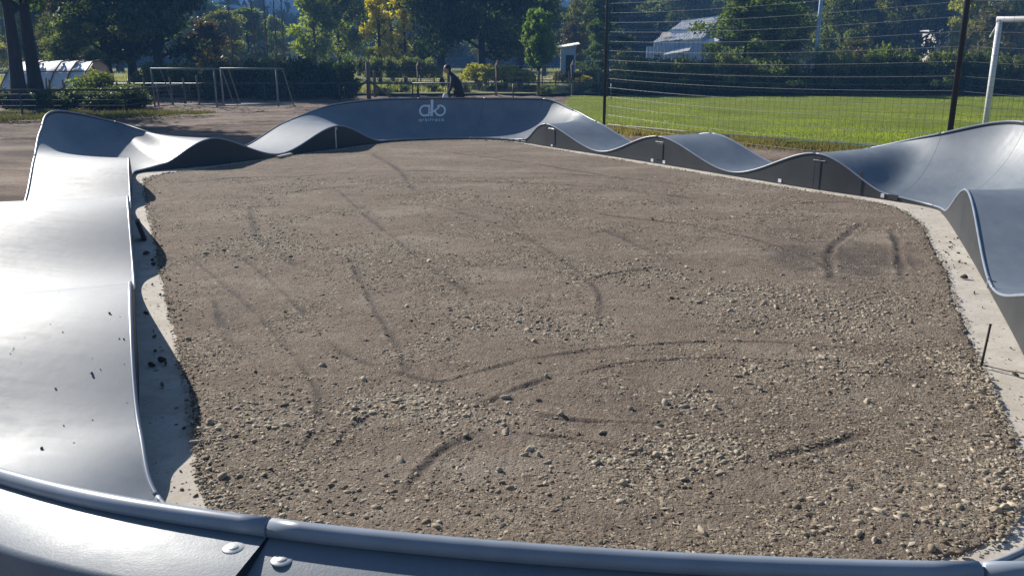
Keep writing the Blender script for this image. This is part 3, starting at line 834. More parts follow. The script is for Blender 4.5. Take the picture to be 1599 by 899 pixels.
# crumbs of earth on the lower left slope
r = np.random.default_rng(102); ss = r.normal(2.5, .28, 42); tt = np.clip(r.normal(.45, .25, 42), .03, .97)
P_ = surf(ss, tt); sz_ = r.gamma(2, .0012, 42) + .0012
o = link('crumbs', cloud_obj('crumbs', P_[:, 0], P_[:, 1], P_[:, 2] + sz_ * .4, sz_, M_CLOD, 103, flat=.6)); o['kind'] = 'stuff'; o['label'] = 'small crumbs of earth scattered on the lower left slope'; o['category'] = 'crumbs'

# rusty stake, and a thin dark line along the concrete from its foot
t = thing('stake', 'thin rusty steel stake standing at the gravel edge on the right', 'stake', (2.735, 4.76, 0))
mb = MB(); mb.tube([(0, 0, -.05), (.022, .0, .265)], [.007, .007], 8); mb.build('rod', M_RUST, t, True)
mb = MB(); mb.tube([(.022, 0, .262), (.0225, 0, .268)], [.0095, .008], 8); mb.build('rod_head', M_RUST, t, True)
mb = MB(); mb.tube([(2.74, 4.76, .02), (2.85, 4.70, .007), (3.0, 4.62, .006), (3.2, 4.55, .006)], .003, 5)
tag(mb.build('thin_line', M_RUST), 'thin dark line on the concrete beside the rusty stake', 'thin_line')
mb = MB(); M_ = Matrix.Translation((-3.66, 8.45, 0)) @ Matrix.Rotation(.4, 4, 'Z') @ Matrix.Rotation(-.25, 4, 'Y'); mb.box(-.02, .02, -.09, .09, 0, .20, M_, .004)  # small dark box standing on the left strip
tag(mb.build('rubber_block', M_DARKPLATE), 'dark upright block on the left concrete strip against the white humps', 'block')
mb = MB(); M_ = Matrix.Translation((-4.12, 15.75, .0)) @ Matrix.Rotation(1.35, 4, 'Z') ; mb.box(-.26, .26, -.035, .035, .02, .055, M_, .006)
tag(mb.build('board_offcut', M_CONC), 'short pale offcut board lying at the foot of the far left dip', 'board')

# ------------------------------------------------------------------ lawn, dry field, far ground
def outline_sheet(name, P, z, mat, step):
    P = np.array(P, float)
    xs = np.arange(P[:, 0].min(), P[:, 0].max() + step, step); ys = np.arange(P[:, 1].min(), P[:, 1].max() + step, step)
    X, Y = np.meshgrid(xs, ys)
    wob = .5 * (fbm(X * .8, Y * .8, 3, 77) - .5)
    ins = inside(X + wob, Y + wob, P)
    Z = z + .03 * (fbm(X * .5, Y * .5, 3, 78) - .5); n = len(xs)
    v = np.stack([X, Y, Z], -1).reshape(-1, 3)
    a = np.arange(len(ys) - 1)[:, None] * n + np.arange(n - 1)[None]
    q = np.stack([a, a + 1, a + 1 + n, a + n], -1).reshape(-1, 4)
    keep = ins.ravel()[q].all(1)
    return link(name, np_mesh(name, v, q[keep], mat, True)), keep
LAWN = [(1.2, 24.3), (2.6, 22.4), (4.6, 20.0), (6.6, 17.6), (9.0, 14.6), (11.5, 11.0), (70, 11), (70, 41.5), (2.6, 41.5)]
o, _ = outline_sheet('lawn', LAWN, .03, M_LAWN, .25); o['kind'] = 'structure'
DRY = [(-120, 39.5), (120, 45), (120, 170), (-120, 170)]
o, _ = outline_sheet('dry_field', DRY, .06, M_DRY, 1.2); o['kind'] = 'structure'
VERGE = [(-22, 23.5), (-14, 24.5), (-10.2, 26.4), (-9.5, 28.5), (-14, 29.2), (-24, 28)]
# pale track through the field
mb = MB(); mb.add([(-6, 68, .12), (30, 70, .12), (30, 73.5, .12), (-6, 71, .12)], [(0, 1, 2, 3)])
tag(mb.build('dirt_track', M_CONC), kind='structure')

def blades(name, x, y, z0, h, wd, mat, seed, label, cat):
    r = np.random.default_rng(seed); n = len(x)
    th = r.uniform(0, 6.28, n); hh = h * r.uniform(.5, 1.3, n); ln = hh * r.uniform(.1, .7, n); la = r.uniform(0, 6.28, n)
    dx = np.cos(th) * wd; dy = np.sin(th) * wd
    b0 = np.stack([x - dx, y - dy, z0 + 0 * x], -1); b1 = np.stack([x + dx, y + dy, z0 + 0 * x], -1)
    t_ = np.stack([x + np.cos(la) * ln, y + np.sin(la) * ln, z0 + hh], -1)
    v = np.stack([b0, b1, t_], 1).reshape(-1, 3)
    me = np_mesh(name, v, np.arange(3 * n).reshape(-1, 3), mat)
    a = me.attributes.new('tint', 'FLOAT', 'POINT'); a.data.foreach_set('value', np.repeat(np.clip(.45 * r.random(n) + 1.1 * (fbm(x * .55, y * .28, 4, seed + 50) - .28), 0, 1), 3).astype(np.float32))
    o = link(name, me); o['kind'] = 'stuff'; o['label'] = label; o['category'] = cat; return o
LP_ = np.array(LAWN, float)
r = np.random.default_rng(111)
n = 170000; y = 12 * (41.4 / 12) ** r.random(n); x = r.uniform(0, .62, n) * y
k = inside(x, y, LP_) & (x < .66 * y); x, y = x[k], y[k]
k = r.random(len(x)) < np.clip(.35 + 1.3 * (fbm(x * .9, y * .9, 4, 112) - .3), 0, 1); x, y = x[k], y[k]
blades('lawn_grass', x, y, .02, .036, .009, M_BLADE, 113, 'bright green mown grass of the sports field', 'grass')
# dry grass fringe along the near edge of the lawn and the verge at the left
s_ = r.random(42000); L0 = np.array([(1.2, 24.0), (2.6, 22.2), (4.6, 19.8), (6.6, 17.4), (9.2, 14.2)])
t_ = s_ * 4; i = np.minimum(t_.astype(int), 3); f_ = t_ - i
x = L0[i, 0] * (1 - f_) + L0[i + 1, 0] * f_ + r.normal(0, .42, 42000); y = L0[i, 1] * (1 - f_) + L0[i + 1, 1] * f_ + r.normal(0, .42, 42000)
k = r.random(42000) < np.clip(fbm(x * 2, y * 2, 3, 114) * 2 - .5, 0, 1)
blades('dry_fringe', x[k], y[k], -.03, .10, .012, M_DBLADE, 115, 'yellowed grass fringe along the near edge of the lawn', 'grass')
M_VBLADE = leafmat('dull verge blade', (0.15, 0.145, 0.06), .3, .4, .02)
VP = np.array(VERGE, float); x = r.uniform(-23, -9, 60000); y = r.uniform(23.5, 29.5, 60000); k = inside(x, y, VP) & (r.random(60000) < np.clip(fbm(x * .6, y * .9, 4, 119) * 2.6 - .9, 0, .7))
blades('verge_grass', x[k], y[k], .02, .12, .014, M_VBLADE, 116, 'yellow green grass verge under the trees at the left', 'grass')
y = 44 * (130 / 44) ** r.random(120000); x = r.uniform(-.64, .3, 120000) * y
k = r.random(120000) < np.clip(fbm(x * .25, y * .25, 4, 117) * 3 - 1.3, 0, 1)
blades('field_grass', x[k], y[k], .05, .26, .05, leafmat('field grass blade', (0.30, 0.28, 0.12), .45, .5, .03), 118, 'tall dry grass and weeds of the field behind the fences', 'grass')

# white line rope along the lawn
mb = MB(); mb.tube([(2.9, 22.3, .07), (4.6, 20.1, .06), (5.6, 19.0, .07), (6.6, 17.9, .06), (7.6, 16.9, .07)], .012, 6)
tag(mb.build('boundary_rope', M_WHITEPAINT), 'thin white rope lying along the near edge of the lawn', 'rope')

# ------------------------------------------------------------------ ball stop net with poles
NETP = [(2.37, 22.6), (7.0, 14.0), (9.9, 8.6)]
t = thing('ball_stop_net', 'tall ball stop net of bright wires between black poles at the lawn edge', 'net', (2.37, 22.6, 0))
for (px, py), rad, lean in zip(NETP, (.038, .045, .045), (.0, .03, .02)):
    mb = MB(); mb.tube([(px - 2.37, py - 22.6, -.1), (px - 2.37 + lean, py - 22.6, 6.2)], rad, 12)
    mb.build('pole', M_BLACKPOLE, t, True)
mb = MB(); mb.box(-.1, .42, -.18, .18, -.05, .07, None, .015); mb.build('pole_footing', M_CONC, t)
nw = 27
WIRE_ME = {}
for (a, b) in ((0, 1), (1, 2)):
    A = Vector((NETP[a][0] - 2.37, NETP[a][1] - 22.6, 0)); B = Vector((NETP[b][0] - 2.37, NETP[b][1] - 22.6, 0))
    sag = .085
    for k in range(nw):
        z = .12 + k * .225
        pts = []
        for i in range(13):
            u = i / 12; p = A.lerp(B, u); pts.append((p.x, p.y, z - sag * 4 * u * (1 - u)))
        mb = MB(); mb.tube(pts, .0023, 4, False); mb.build('wire', M_WIRE, t)
    mb = MB(); L = (B - A).length; nv = int(L / .16)
    d = (B - A).normalized(); cr = Vector((-d.y, d.x, 0))
    for i in range(1, nv):
        u = i / nv; p = A.lerp(B, u); zs = sag * 4 * u * (1 - u)
        mb.tube([(p.x, p.y, .05), (p.x, p.y, 5.9 - zs)], .0021, 3, False)
    for k in range(38):
        z = .10 + k * .155; pts = []
        for i in range(9):
            u = i / 8; p = A.lerp(B, u); pts.append((p.x + cr.x * .01, p.y + cr.y * .01, z - sag * 4 * u * (1 - u)))
        mb.tube(pts, .0019, 3, False)
    o = mb.build('net_mesh', M_NETCORD, t); o['kind'] = 'stuff'

# ------------------------------------------------------------------ goals
t = thing('goal', 'white full size football goal behind the right banked turn', 'goal', (9.17, 17.0, 0))
gd = Vector((.93, -.37, 0)); 
mb = MB(); mb.tube([(0, 0, -.05), (0, 0, 2.44)], .055, 14); mb.build('post', M_WHITEPAINT, t, True)
mb = MB(); q = gd * 7.32; mb.tube([(q.x, q.y, -.05), (q.x, q.y, 2.44)], .055, 14); mb.build('post', M_WHITEPAINT, t, True)
mb = MB(); mb.tube([(-gd.x * .055, -gd.y * .055, 2.44), (q.x + gd.x * .055, q.y + gd.y * .055, 2.44)], .055, 14); mb.build('crossbar', M_WHITEPAINT, t, True)
bk = Vector((.37, .93, 0)) * 1.1
for p0 in (Vector((0, 0, 0)), q):
    mb = MB(); mb.tube([(p0.x, p0.y, 2.40), (p0.x + bk.x, p0.y + bk.y, 2.15)], .02, 8); mb.build('net_stay', M_WHITEPAINT, t, True)
mb = MB()
for i in range(1, 40):
    p = q * (i / 40); mb.tube([(p.x, p.y, 2.40), (p.x + bk.x, p.y + bk.y, 2.12), (p.x + bk.x * 1.6, p.y + bk.y * 1.6, 0.02)], .003, 3, False)
for k in range(14):
    z = .1 + k * .155; f_ = 1.6 - .6 * k / 13
    mb.tube([(bk.x * f_, bk.y * f_, z), (q.x + bk.x * f_, q.y + bk.y * f_, z)], .003, 3, False)
o = mb.build('goal_net', M_NETCORD, t); o['kind'] = 'stuff'

def small_goal(x, y, rz, wdt, hgt, label, ground_bar):
    t = thing('training_goal', label, 'goal', (x, y, 0), rz)
    for px in (0, wdt):
        mb = MB(); mb.tube([(px, 0, 0), (px, 0, hgt)], .032, 8); mb.build('post', M_GALV, t, True)
        mb = MB(); mb.tube([(px, .02, hgt), (px + .1, .55, hgt - .02), (px + .32, 1.0, 0)], .02, 8); mb.build('net_stay', M_GALV, t, True)
        mb = MB(); mb.tube([(px, 0, .04), (px + .32, 1.0, .04)], .02, 8); mb.build('side_bar', M_GALV, t, True)
    mb = MB(); mb.tube([(-.03, 0, hgt), (wdt + .03, 0, hgt)], .032, 8); mb.build('crossbar', M_GALV, t, True)
    if ground_bar:
        mb = MB(); mb.tube([(0, 0, .05), (wdt, 0, .05)], .025, 8); mb.build('ground_bar', M_GALV, t, True)
    mb = MB(); mb.tube([(.32, 1.0, .04), (wdt + .32, 1.0, .04)], .025, 8); mb.build('ground_bar', M_GALV, t, True)
    return t
small_goal(-12.95, 32.0, 0, 2.25, 1.36, 'grey pipe training goal standing leftmost in front of the dark trees', False)
small_goal(-10.65, 32.6, 0, 2.02, 1.36, 'grey pipe training goal with ground bar in front of the dark hedge', True)

# ------------------------------------------------------------------ fences
def rail_fence(label, pts, zr, spacing, rad, mat, posts_h=None, wires=0):
    t = thing('rail_fence', label, 'fence', (pts[0][0], pts[0][1], 0))
    ox, oy = pts[0]
    for a, b in zip(pts[:-1], pts[1:]):
        A = Vector((a[0] - ox, a[1] - oy, zr)); B = Vector((b[0] - ox, b[1] - oy, zr))
        mb = MB(); mb.tube([A, B], rad, 8); mb.build('rail', mat, t, True)
        n = max(1, int((B - A).length / spacing))
        for k in range(n + 1):
            p = A.lerp(B, k / n); mb = MB(); mb.tube([(p.x, p.y, -.1), (p.x, p.y, posts_h or zr)], rad, 8); mb.build('post', mat, t, True)
        mb = MB()
        for k in range(wires):
            z = zr * (k + .6) / (wires + .3); mb.tube([(A.x, A.y, z), (B.x, B.y, z)], .004, 3, False)
        nv = int((B - A).length / .28)
        for k in range(nv):
            p = A.lerp(B, k / nv); p2 = A.lerp(B, min(1, (k + .5) / nv)); mb.tube([(p.x, p.y, .05), (p2.x, p2.y, zr)], .0022, 3, False)
        o = mb.build('wire_mesh', mat, t); o['kind'] = 'stuff'
    return t
rail_fence('low dark pipe rail fence with wire mesh at the left below the dark tree trunks', [(-22, 27.6), (-12.25, 28.0), (-12.6, 34.0)], .76, 3.2, .03, M_GREENRAIL, None, 4)
rail_fence('long low dark rail fence with wire mesh behind the far turn and the training goals', [(-16.5, 36.8), (-4.2, 37.4), (4.3, 38.4)], .70, 2.9, .028, M_GREENRAIL, None, 4)

t = thing('post_fence', 'tall grey wooden post and wire fence behind the person', 'fence', (-4.7, 42, 0))
PX = [(-6.5, 1.15), (-4.46, 1.6), (-3.0, 1.1), (-.75, 1.62), (1.25, 1.1), (2.81, 1.62), (4.1, 1.2)]
for x, h in PX:
    mb = MB(); mb.tube([(x + 4.7, 0, -.1), (x + 4.71, .01, h * .86), (x + 4.7 + (.10 if h > 1.5 else 0), 0, h)], [.075, .07, .055], 8); mb.build('post', M_WOODPOST, t, True)
for k in range(5):
    mb = MB(); mb.tube([(-2.0, 0, .25 + .28 * k), (9.0, .0, .25 + .28 * k)], .005, 3, False); mb.build('wire', M_GALV, t)
t = thing('gate_frame', 'dark braced gatepost with two diagonal props behind the far turn', 'gatepost', (-6.55, 40.5, 0))
mb = MB(); mb.tube([(0, 0, -.1), (0, 0, 1.55)], .1, 8); mb.build('post', M_WOODPOST, t, True)
for sx, e in ((-1, 1.2), (1, 1.0)):
    mb = MB(); mb.tube([(sx * e, 0, .0), (0, 0, .75)], .055, 8); mb.build('prop', M_WOODPOST, t, True)
t = thing('paling_fence', 'row of rough stakes with wire standing before the left white plastic tunnel', 'fence', (-18, 34.5, 0))
for k in range(15):
    mb = MB(); h = random.uniform(.75, 1.15); mb.tube([(k * .52 - 1.5, random.uniform(-.1, .1), -.05), (k * .52 - 1.5 + random.uniform(-.05, .05), 0, h)], .035, 6); mb.build('stake', M_WOODPOST, t, True)
t = thing('field_fence', 'row of thin stakes across the dry field behind the gatepost', 'fence', (-10.0, 56, 0))
for k in range(26):
    mb = MB(); h = random.uniform(.75, 1.0); mb.tube([(k * .85, random.uniform(-.2, .2), 0), (k * .85 + random.uniform(-.06, .06), 0, h)], .04, 5); mb.build('stake', M_WOODPOST, t, True)
mb = MB()
for z in (.4, .8): mb.tube([(0, 0, z), (22, 0, z)], .012, 4, False)
mb.build('wire', M_GALV, t)

# ------------------------------------------------------------------ buildings
def corrugated(nx, L, Wd, pitch=.09, amp=.014):
    """a corrugated sheet in local x (0..Wd) and y (0..L)"""
    n = int(Wd / pitch * 4); xs = np.linspace(0, Wd, n); z = amp * np.sin(xs / pitch * 2 * math.pi)
    v = []; f = []
    for yv in (0, L):
        for th in (0, -.006): v += [(x, yv, zz + th) for x, zz in zip(xs, z)]
    for i in range(n - 1):
        f += [(i, i + 1, 2 * n + i + 1, 2 * n + i), (n + i, 3 * n + i, 3 * n + i + 1, n + i + 1), (i, n + i, n + i + 1, i + 1), (2 * n + i, 2 * n + i + 1, 3 * n + i + 1, 3 * n + i)]
    return v, f
def slab(quad, th, name, mat, t):
    """a plate from four corners, with thickness along its normal"""
    q = [Vector(p) for p in quad]; n = (q[1] - q[0]).cross(q[3] - q[0]).normalized() * th
    mb = MB(); mb.add([tuple(p) for p in q] + [tuple(p - n) for p in q], [(0, 1, 2, 3), (7, 6, 5, 4), (0, 4, 5, 1), (1, 5, 6, 2), (2, 6, 7, 3), (3, 7, 4, 0)])
    return mb.build(name, mat, t)
def roof_sheets(A, B, C, D, n, t, mat):
    """n corrugated sheets over the quad: A-B eave, D-C ridge"""
    A, B, C, D = map(Vector, (A, B, C, D)); me = None
    for k in range(n):
        a = A.lerp(B, k / n); b = A.lerp(B, (k + 1) / n - .004); c = D.lerp(C, (k + 1) / n - .004); d = D.lerp(C, k / n)
        ex = (b - a); ey = (d - a); nn = ex.cross(ey).normalized()
        v, f = corrugated(0, 1, 1, .14, .2)
        vv = [tuple(a + ex * p[0] + ey * p[1] + (c - b - ey) * p[0] * p[1] + nn * p[2] * .12 + nn * .02 * (k % 2)) for p in v]
        mb = MB(); mb.add(vv, f); mb.build('roof_sheet', mat, t)

# barn with long tin roof (photo: right of the black pole)
def barn():
    D0 = 70.0; ppm = 1350 / D0
    def P(u, v, d=0.0):
        D = D0 + d; return ((u - 799.5) / 1350 * D * .9665, D, CAM_H + (90 - v) * D / 1350)
    x0, _, _ = P(1005, 0)
    t = thing('barn', 'blue grey barn with long weathered tin roof behind the hedge', 'barn', (x0, D0, 0))
    def R(p): return (p[0] - x0, p[1] - D0, p[2])
    e0 = R(P(1018, 68)); e1 = R(P(1097, 61)); r1 = R(P(1122, 31, 15)); r0 = R(P(1062, 38, 15))
    roof_sheets(e0, e1, r1, r0, 7, t, M_ZINC)
    mb = MB(); mb.tube([r0, r1], .10, 6); mb.build('ridge_cap', M_WHITEPAINT, t)
    # walls, board by board
    A = Vector((R(P(1009, 0))[0], -.02, 0)); B = Vector((e1[0] - .12, .12, 0))
    nb = 15
    for k in range(nb):
        a = A.lerp(B, k / nb); b = A.lerp(B, (k + .93) / nb); ht = e0[2] + (e1[2] - e0[2]) * max(0, (k - 1) / nb) - .06
        mb = MB(); mb.box(a.x, b.x, a.y + .02 * (k % 2), a.y + .07, 0, ht - (.25 if k < 2 else 0)); mb.build('wall_board', M_BLUEWALL, t)
    g0 = Vector((e1[0] - .1, .15, 0)); g1 = Vector((r1[0] + 1.0, 20.0, 0))
    for k in range(9):
        a = g0.lerp(g1, k / 9); b = g0.lerp(g1, (k + .94) / 9); u = (k + .5) / 9
        ht = e1[2] + (r1[2] - e1[2]) * (1 - abs(u - .74) / .74) - .08
        slab([(a.x, a.y, 0), (b.x, b.y, 0), (b.x, b.y, ht), (a.x, a.y, ht)], .05, 'gable_board', M_BLUEWALL, t)
    bb0 = (r0[0], r0[1], r0[2]); 
    slab([r0, r1, (r1[0] + 1.2, r1[1] + 5, e1[2]), (r0[0] + 1.2, r0[1] + 5, e0[2])], .05, 'rear_roof', M_ZINC, t)
    slab([R(P(1035, 86, -1.6)), R(P(1075, 80, -1.6)), R(P(1080, 72, -.2)), R(P(1050, 78, -.2))], .04, 'lean_to_roof', M_WHITEPAINT, t)
    slab([R(P(1085, 71, .6)), R(P(1120, 66, .6)), R(P(1124, 60, 2)), R(P(1105, 63, 2))], .04, 'lean_to_roof', M_ZINC, t)
    slab([R(P(1028, 62, 1.5)), R(P(1046, 60, 1.5)), R(P(1046, 53, 2.6)), R(P(1032, 54, 2.6))], .04, 'lean_to_roof', M_PALEWALL, t)
barn()
def hut(name, label, cat, u0, u1, vtop, veave, D, wall, roof, depth=1.6, ov=.25, mono=True):
    x0 = (u0 - 799.5) / 1350 * D * .9665; x1 = (u1 - 799.5) / 1350 * D * .9665
    zt = CAM_H + (90 - vtop) * D / 1350; ze = CAM_H + (90 - veave) * D / 1350
    t = thing(name, label, cat, (x0, D, 0)); W = x1 - x0
    nb = max(4, int(W / .3))
    for k in range(nb):
        mb = MB(); mb.box(W * k / nb, W * (k + .95) / nb, 0, .05 + .015 * (k % 2), 0, ze - .03 + (zt - ze) * .6 * (k + .5) / nb); mb.build('wall_board', wall, t)
    mb = MB(); mb.box(0, .05, .06, depth, 0, ze - .05); mb.box(W - .05, W, .06, depth, 0, ze - .05 + (zt - ze) * .6); mb.box(.05, W - .05, depth - .05, depth - .001, 0, ze - .05); mb.build('wall', wall, t)
    roof_sheets((-ov, -ov, ze), (W + ov, -ov, ze + (zt - ze) * .6), (W + ov, depth + ov, zt), (-ov, depth + ov, ze + (zt - ze) * .4), max(2, int(W / .8)), t, roof)
    mb = MB(); mb.box(W * .3, W * .3 + .55, -.02, -.005, .05, min(1.9, ze - .3)); mb.build('door', M_DARKPLATE, t)
    return t
hut('shed', 'small pale blue shed with sloping tin roof right of the bright green tree', 'shed', 877, 899, 68, 76, 62, M_BLUEWALL, M_ZINC, 1.7, .28)
hut('cottage', 'cream cottage with pale roof beside the second black pole', 'cottage', 1459, 1480, 47, 53, 85, M_PALEWALL, M_WHITEPAINT, 3, .3)
hut('outbuilding', 'low pale roofed outbuilding half hidden right of the vine covered tree', 'outbuilding', 1224, 1258, 66, 71, 80, M_BLUEWALL, M_ZINC, 3, .2)
hut('farmhouse', 'pale roofed farmhouse glimpsed left of the light green tree', 'farmhouse', 455, 490, 68, 76, 90, M_PALEWALL, M_ZINC, 4, .3)
hut('farm_shed', 'far low white roofed shed glimpsed left of the yellow tree', 'shed', 528, 566, 74, 78, 110, M_BLUEWALL, M_WHITEPAINT, 4, .3)
# plastic tunnel
t = thing('plastic_tunnel', 'white plastic tunnel on a rough timber frame behind the left trunks', 'greenhouse', (-21.4, 37, 0))
prof_ = [(0, .30), (.25, .62), (.8, 1.12), (1.5, 1.52), (2.2, 1.60), (2.9, 1.35), (3.4, .7)]
n_ = len(prof_); v = []; f = []
for j in range(13):
    for (a, z) in prof_: v.append((j * .28, a + .02 * math.sin(j * 3.1 + a * 5), z + .03 * math.sin(j * 2.1 + a)))
for j in range(12):
    for i in range(n_ - 1): f.append((j * n_ + i, (j + 1) * n_ + i, (j + 1) * n_ + i + 1, j * n_ + i + 1))
mb = MB(); mb.add(v, f); mb.build('plastic_sheet', M_TARP, t, True)
for j in (0, 4, 7, 9.5, 12):
    mb = MB(); mb.tube([(j * .28 + .05 * math.sin(j), a - .04, z + .04) for a, z in prof_], .032, 6); mb.build('hoop', M_WOODPOST, t, True)
    mb = MB(); mb.tube([(j * .28, -.06, 0), (j * .28 + .08 * math.sin(j * 2), -.05, .75 + .25 * math.cos(j))], .03, 6); mb.build('post', M_WOODPOST, t, True)
for a, z in ((-.05, .33), (.72, 1.16)):
    mb = MB(); mb.tube([(-.1, a, z), (3.5, a, z + .03)], .026, 6); mb.build('batten', M_WOODPOST, t, True)

# pale blue lamp pole
t = thing('light_pole', 'leaning pale blue steel pole rising from the far hedge', 'pole', (14.75, 43.5, 0))
mb = MB(); mb.tube([(0, 0, 0), (.03, 0, 3), (.08, 0, 8)], [.11, .10, .08], 14); mb.build('mast', M_BLUEPOLE, t, True)
mb = MB(); mb.tube([(0, 0, 0), (0, 0, .12)], [.2, .18], 14); mb.build('base_plate', M_BLUEPOLE, t)
mb = MB(); mb.box(-.2, .5, -.12, .12, 7.98, 8.1, None, .02); mb.build('lamp_head', M_GALV, t)

# ------------------------------------------------------------------ trees and shrubs
def leaf_mesh(name, C, R, n, size, mat, seed, droop=0.0, elong=1.6, shell=.35):
    """n leaf quads spread through ellipsoid clumps C (k,3) with radii R (k,3)"""
    r = np.random.default_rng(seed); C = np.asarray(C, float); R = np.asarray(R, float)
    wgt = R.prod(1) ** .67; k = r.choice(len(C), n, p=wgt / wgt.sum())
    d = r.normal(size=(n, 3)); d /= np.linalg.norm(d, axis=1)[:, None]
    rad = r.random(n) ** shell * r.normal(1, .12, n)
    P = C[k] + d * rad[:, None] * R[k]
    P[:, 2] = np.maximum(P[:, 2], .02)
    a = r.normal(size=(n, 3)); a[:, 2] -= droop * 2; a /= np.linalg.norm(a, axis=1)[:, None]
    b = np.cross(a, r.normal(size=(n, 3))); b /= np.linalg.norm(b, axis=1)[:, None]
    s = size * r.uniform(.55, 1.35, n)[:, None]
    v = np.stack([P - a * s * elong * .5, P + b * s * .42, P + a * s * elong * .5, P - b * s * .42], 1).reshape(-1, 3)
    me = np_mesh(name, v, np.arange(4 * n).reshape(-1, 4), mat)
    cl = r.random(len(C)); tint = np.clip(.5 * cl[k] + .5 * r.random(n), 0, 1)
    at = me.attributes.new('tint', 'FLOAT', 'POINT'); at.data.foreach_set('value', np.repeat(tint, 4).astype(np.float32))
    return me

def limb_tree(seed, H, base, shape, nl, trunk_r, clump_r, lean=.03, up=.5, flatc=.75, sub=3, top=True):
    """trunk + limbs mesh builder; returns (MB, clump centres, clump radii). shape(u) = crown radius at height fraction u"""
    r = np.random.default_rng(seed); mb = MB()
    tp = [(0, 0, -.1)]; x = y = 0
    for k in range(1, 9):
        x += r.normal(0, lean * H / 8); y += r.normal(0, lean * H / 8); tp.append((x, y, H * k / 8 * .97))
    tr = [trunk_r * (1.25 if k == 0 else 1) * (1 - .93 * (k / 8) ** .85) + .008 for k in range(9)]
    mb.tube(tp, tr, 8)
    C = []; R = []
    tpv = np.array(tp)
    for i in range(nl):
        u = (i + r.random()) / nl; z0 = base + (H * .95 - base) * u
        f_ = z0 / (H * .97) * 8; j = min(int(f_), 7); p0 = tpv[j] + (tpv[j + 1] - tpv[j]) * (f_ - j)
        ang = i * 2.4 + r.normal(0, .4); L = shape(u) * r.uniform(.65, 1.1)
        el = up * r.uniform(.5, 1.4)
        dv = np.array([math.cos(ang) * math.cos(el), math.sin(ang) * math.cos(el), math.sin(el)])
        pts = [p0, p0 + dv * L * .5 + np.array([0, 0, .04 * L]), p0 + dv * L]
        rr = trunk_r * .38 * (1 - u * .7)
        mb.tube(pts, [rr, rr * .6, rr * .2], 5, False)
        for q in range(sub):
            w_ = r.uniform(.45, 1.05); c = p0 + dv * L * w_ + r.normal(0, .25 * clump_r, 3)
            C.append(c); s_ = clump_r * r.uniform(.6, 1.25); R.append((s_, s_, s_ * flatc))
    if top:
        for q in range(2): C.append(tpv[-1] + r.normal(0, .2, 3)); R.append((clump_r * .7, clump_r * .7, clump_r * .8))
    return mb, C, R

KIND = {}
def tree_kind(name, bark, leaf_mat, n, size, seed, droop=0, elong=1.6, shell=.35, **kw):
    mb, C, R = limb_tree(seed, **kw)
    KIND[name] = (mb.mesh('trunk', bark, True), leaf_mesh('crown', C, R, n, size, leaf_mat, seed + 1, droop, elong, shell) if n else None)
L_DARK = leafmat('dark evergreen leaf', (0.075, 0.108, 0.036), .46, .75, .02)
L_MID = leafmat('mid green leaf', (0.135, 0.17, 0.05), .55, .65, .03)
L_LIGHT = leafmat('light green leaf', (0.25, 0.275, 0.07), .56, .45, .03)
L_YELLOW = leafmat('yellow autumn leaf', (0.52, 0.45, 0.045), .5, .4, .02)
L_BRIGHT = leafmat('bright green leaf', (0.135, 0.215, 0.04), .5, .5, .01)
L_BROWN = leafmat('brown autumn leaf', (0.13, 0.112, 0.05), .38, .45, .03)
L_YGREEN = leafmat('yellow green leaf', (0.34, 0.33, 0.06), .5, .45, .02)
L_BLUEG = leafmat('dusty green leaf', (0.155, 0.19, 0.095), .5, .65, .02)
dome = lambda r_: (lambda u: r_ * math.sqrt(max(.05, 1 - (u * 1.5 - .45) ** 2 * .9)))
cone = lambda r_: (lambda u: r_ * (1.02 - u) + .15)
col_ = lambda r_: (lambda u: r_ * min(1, (1.08 - u) * 1.5) * (0.75 + .25 * u))
for v_ in (0, 1):
    tree_kind('dark%d' % v_, M_BARK, L_DARK, 17000, .17, 200 + v_, shell=.30, H=9.0, base=1.4, shape=dome(3.0), nl=26, trunk_r=.28, clump_r=.95, up=.35)
    tree_kind('mid%d' % v_, M_BARK, L_MID, 12000, .16, 220 + v_, H=8.5, base=1.2, shape=dome(2.5), nl=22, trunk_r=.2, clump_r=.75, up=.5)
    tree_kind('light%d' % v_, M_BARKPALE, L_LIGHT, 10000, .14, 240 + v_, H=8.0, base=.9, shape=col_(1.9), nl=26, trunk_r=.14, clump_r=.55, up=.6)
    tree_kind('conifer%d' % v_, M_BARK, L_DARK, 14000, .15, 260 + v_, droop=.3, elong=2.4, H=11.0, base=.5, shape=cone(2.4), nl=42, trunk_r=.2, clump_r=.55, up=-.1, flatc=.5)
tree_kind('yellow', M_BARK, L_YELLOW, 2600, .15, 280, H=8.5, base=1.5, shape=col_(1.35), nl=20, trunk_r=.13, clump_r=.42, up=.8, sub=2)
tree_kind('brown', M_BARKPALE, L_BROWN, 4500, .13, 285, H=3.6, base=.5, shape=dome(1.4), nl=18, trunk_r=.08, clump_r=.45, up=.6)
tree_kind('bright', M_BARK, L_BRIGHT, 17000, .085, 290, droop=.5, elong=2.2, H=3.7, base=.95, shape=lambda u: 1.05 * math.sqrt(max(.03, 1 - (u * 1.25 - .38) ** 2)), nl=52, trunk_r=.07, clump_r=.24, up=.8, flatc=1.1, sub=4)
tree_kind('bare', M_BARKPALE, None, 0, 0, 300, H=8, base=1.0, shape=lambda u: 1.0 - .5 * u, nl=46, trunk_r=.07, clump_r=.3, up=1.1)
tree_kind('trunky', M_BARK, L_DARK, 3800, .14, 310, H=8.5, base=2.9, shape=dome(2.3), nl=22, trunk_r=.27, clump_r=.6, lean=.02, up=.9)
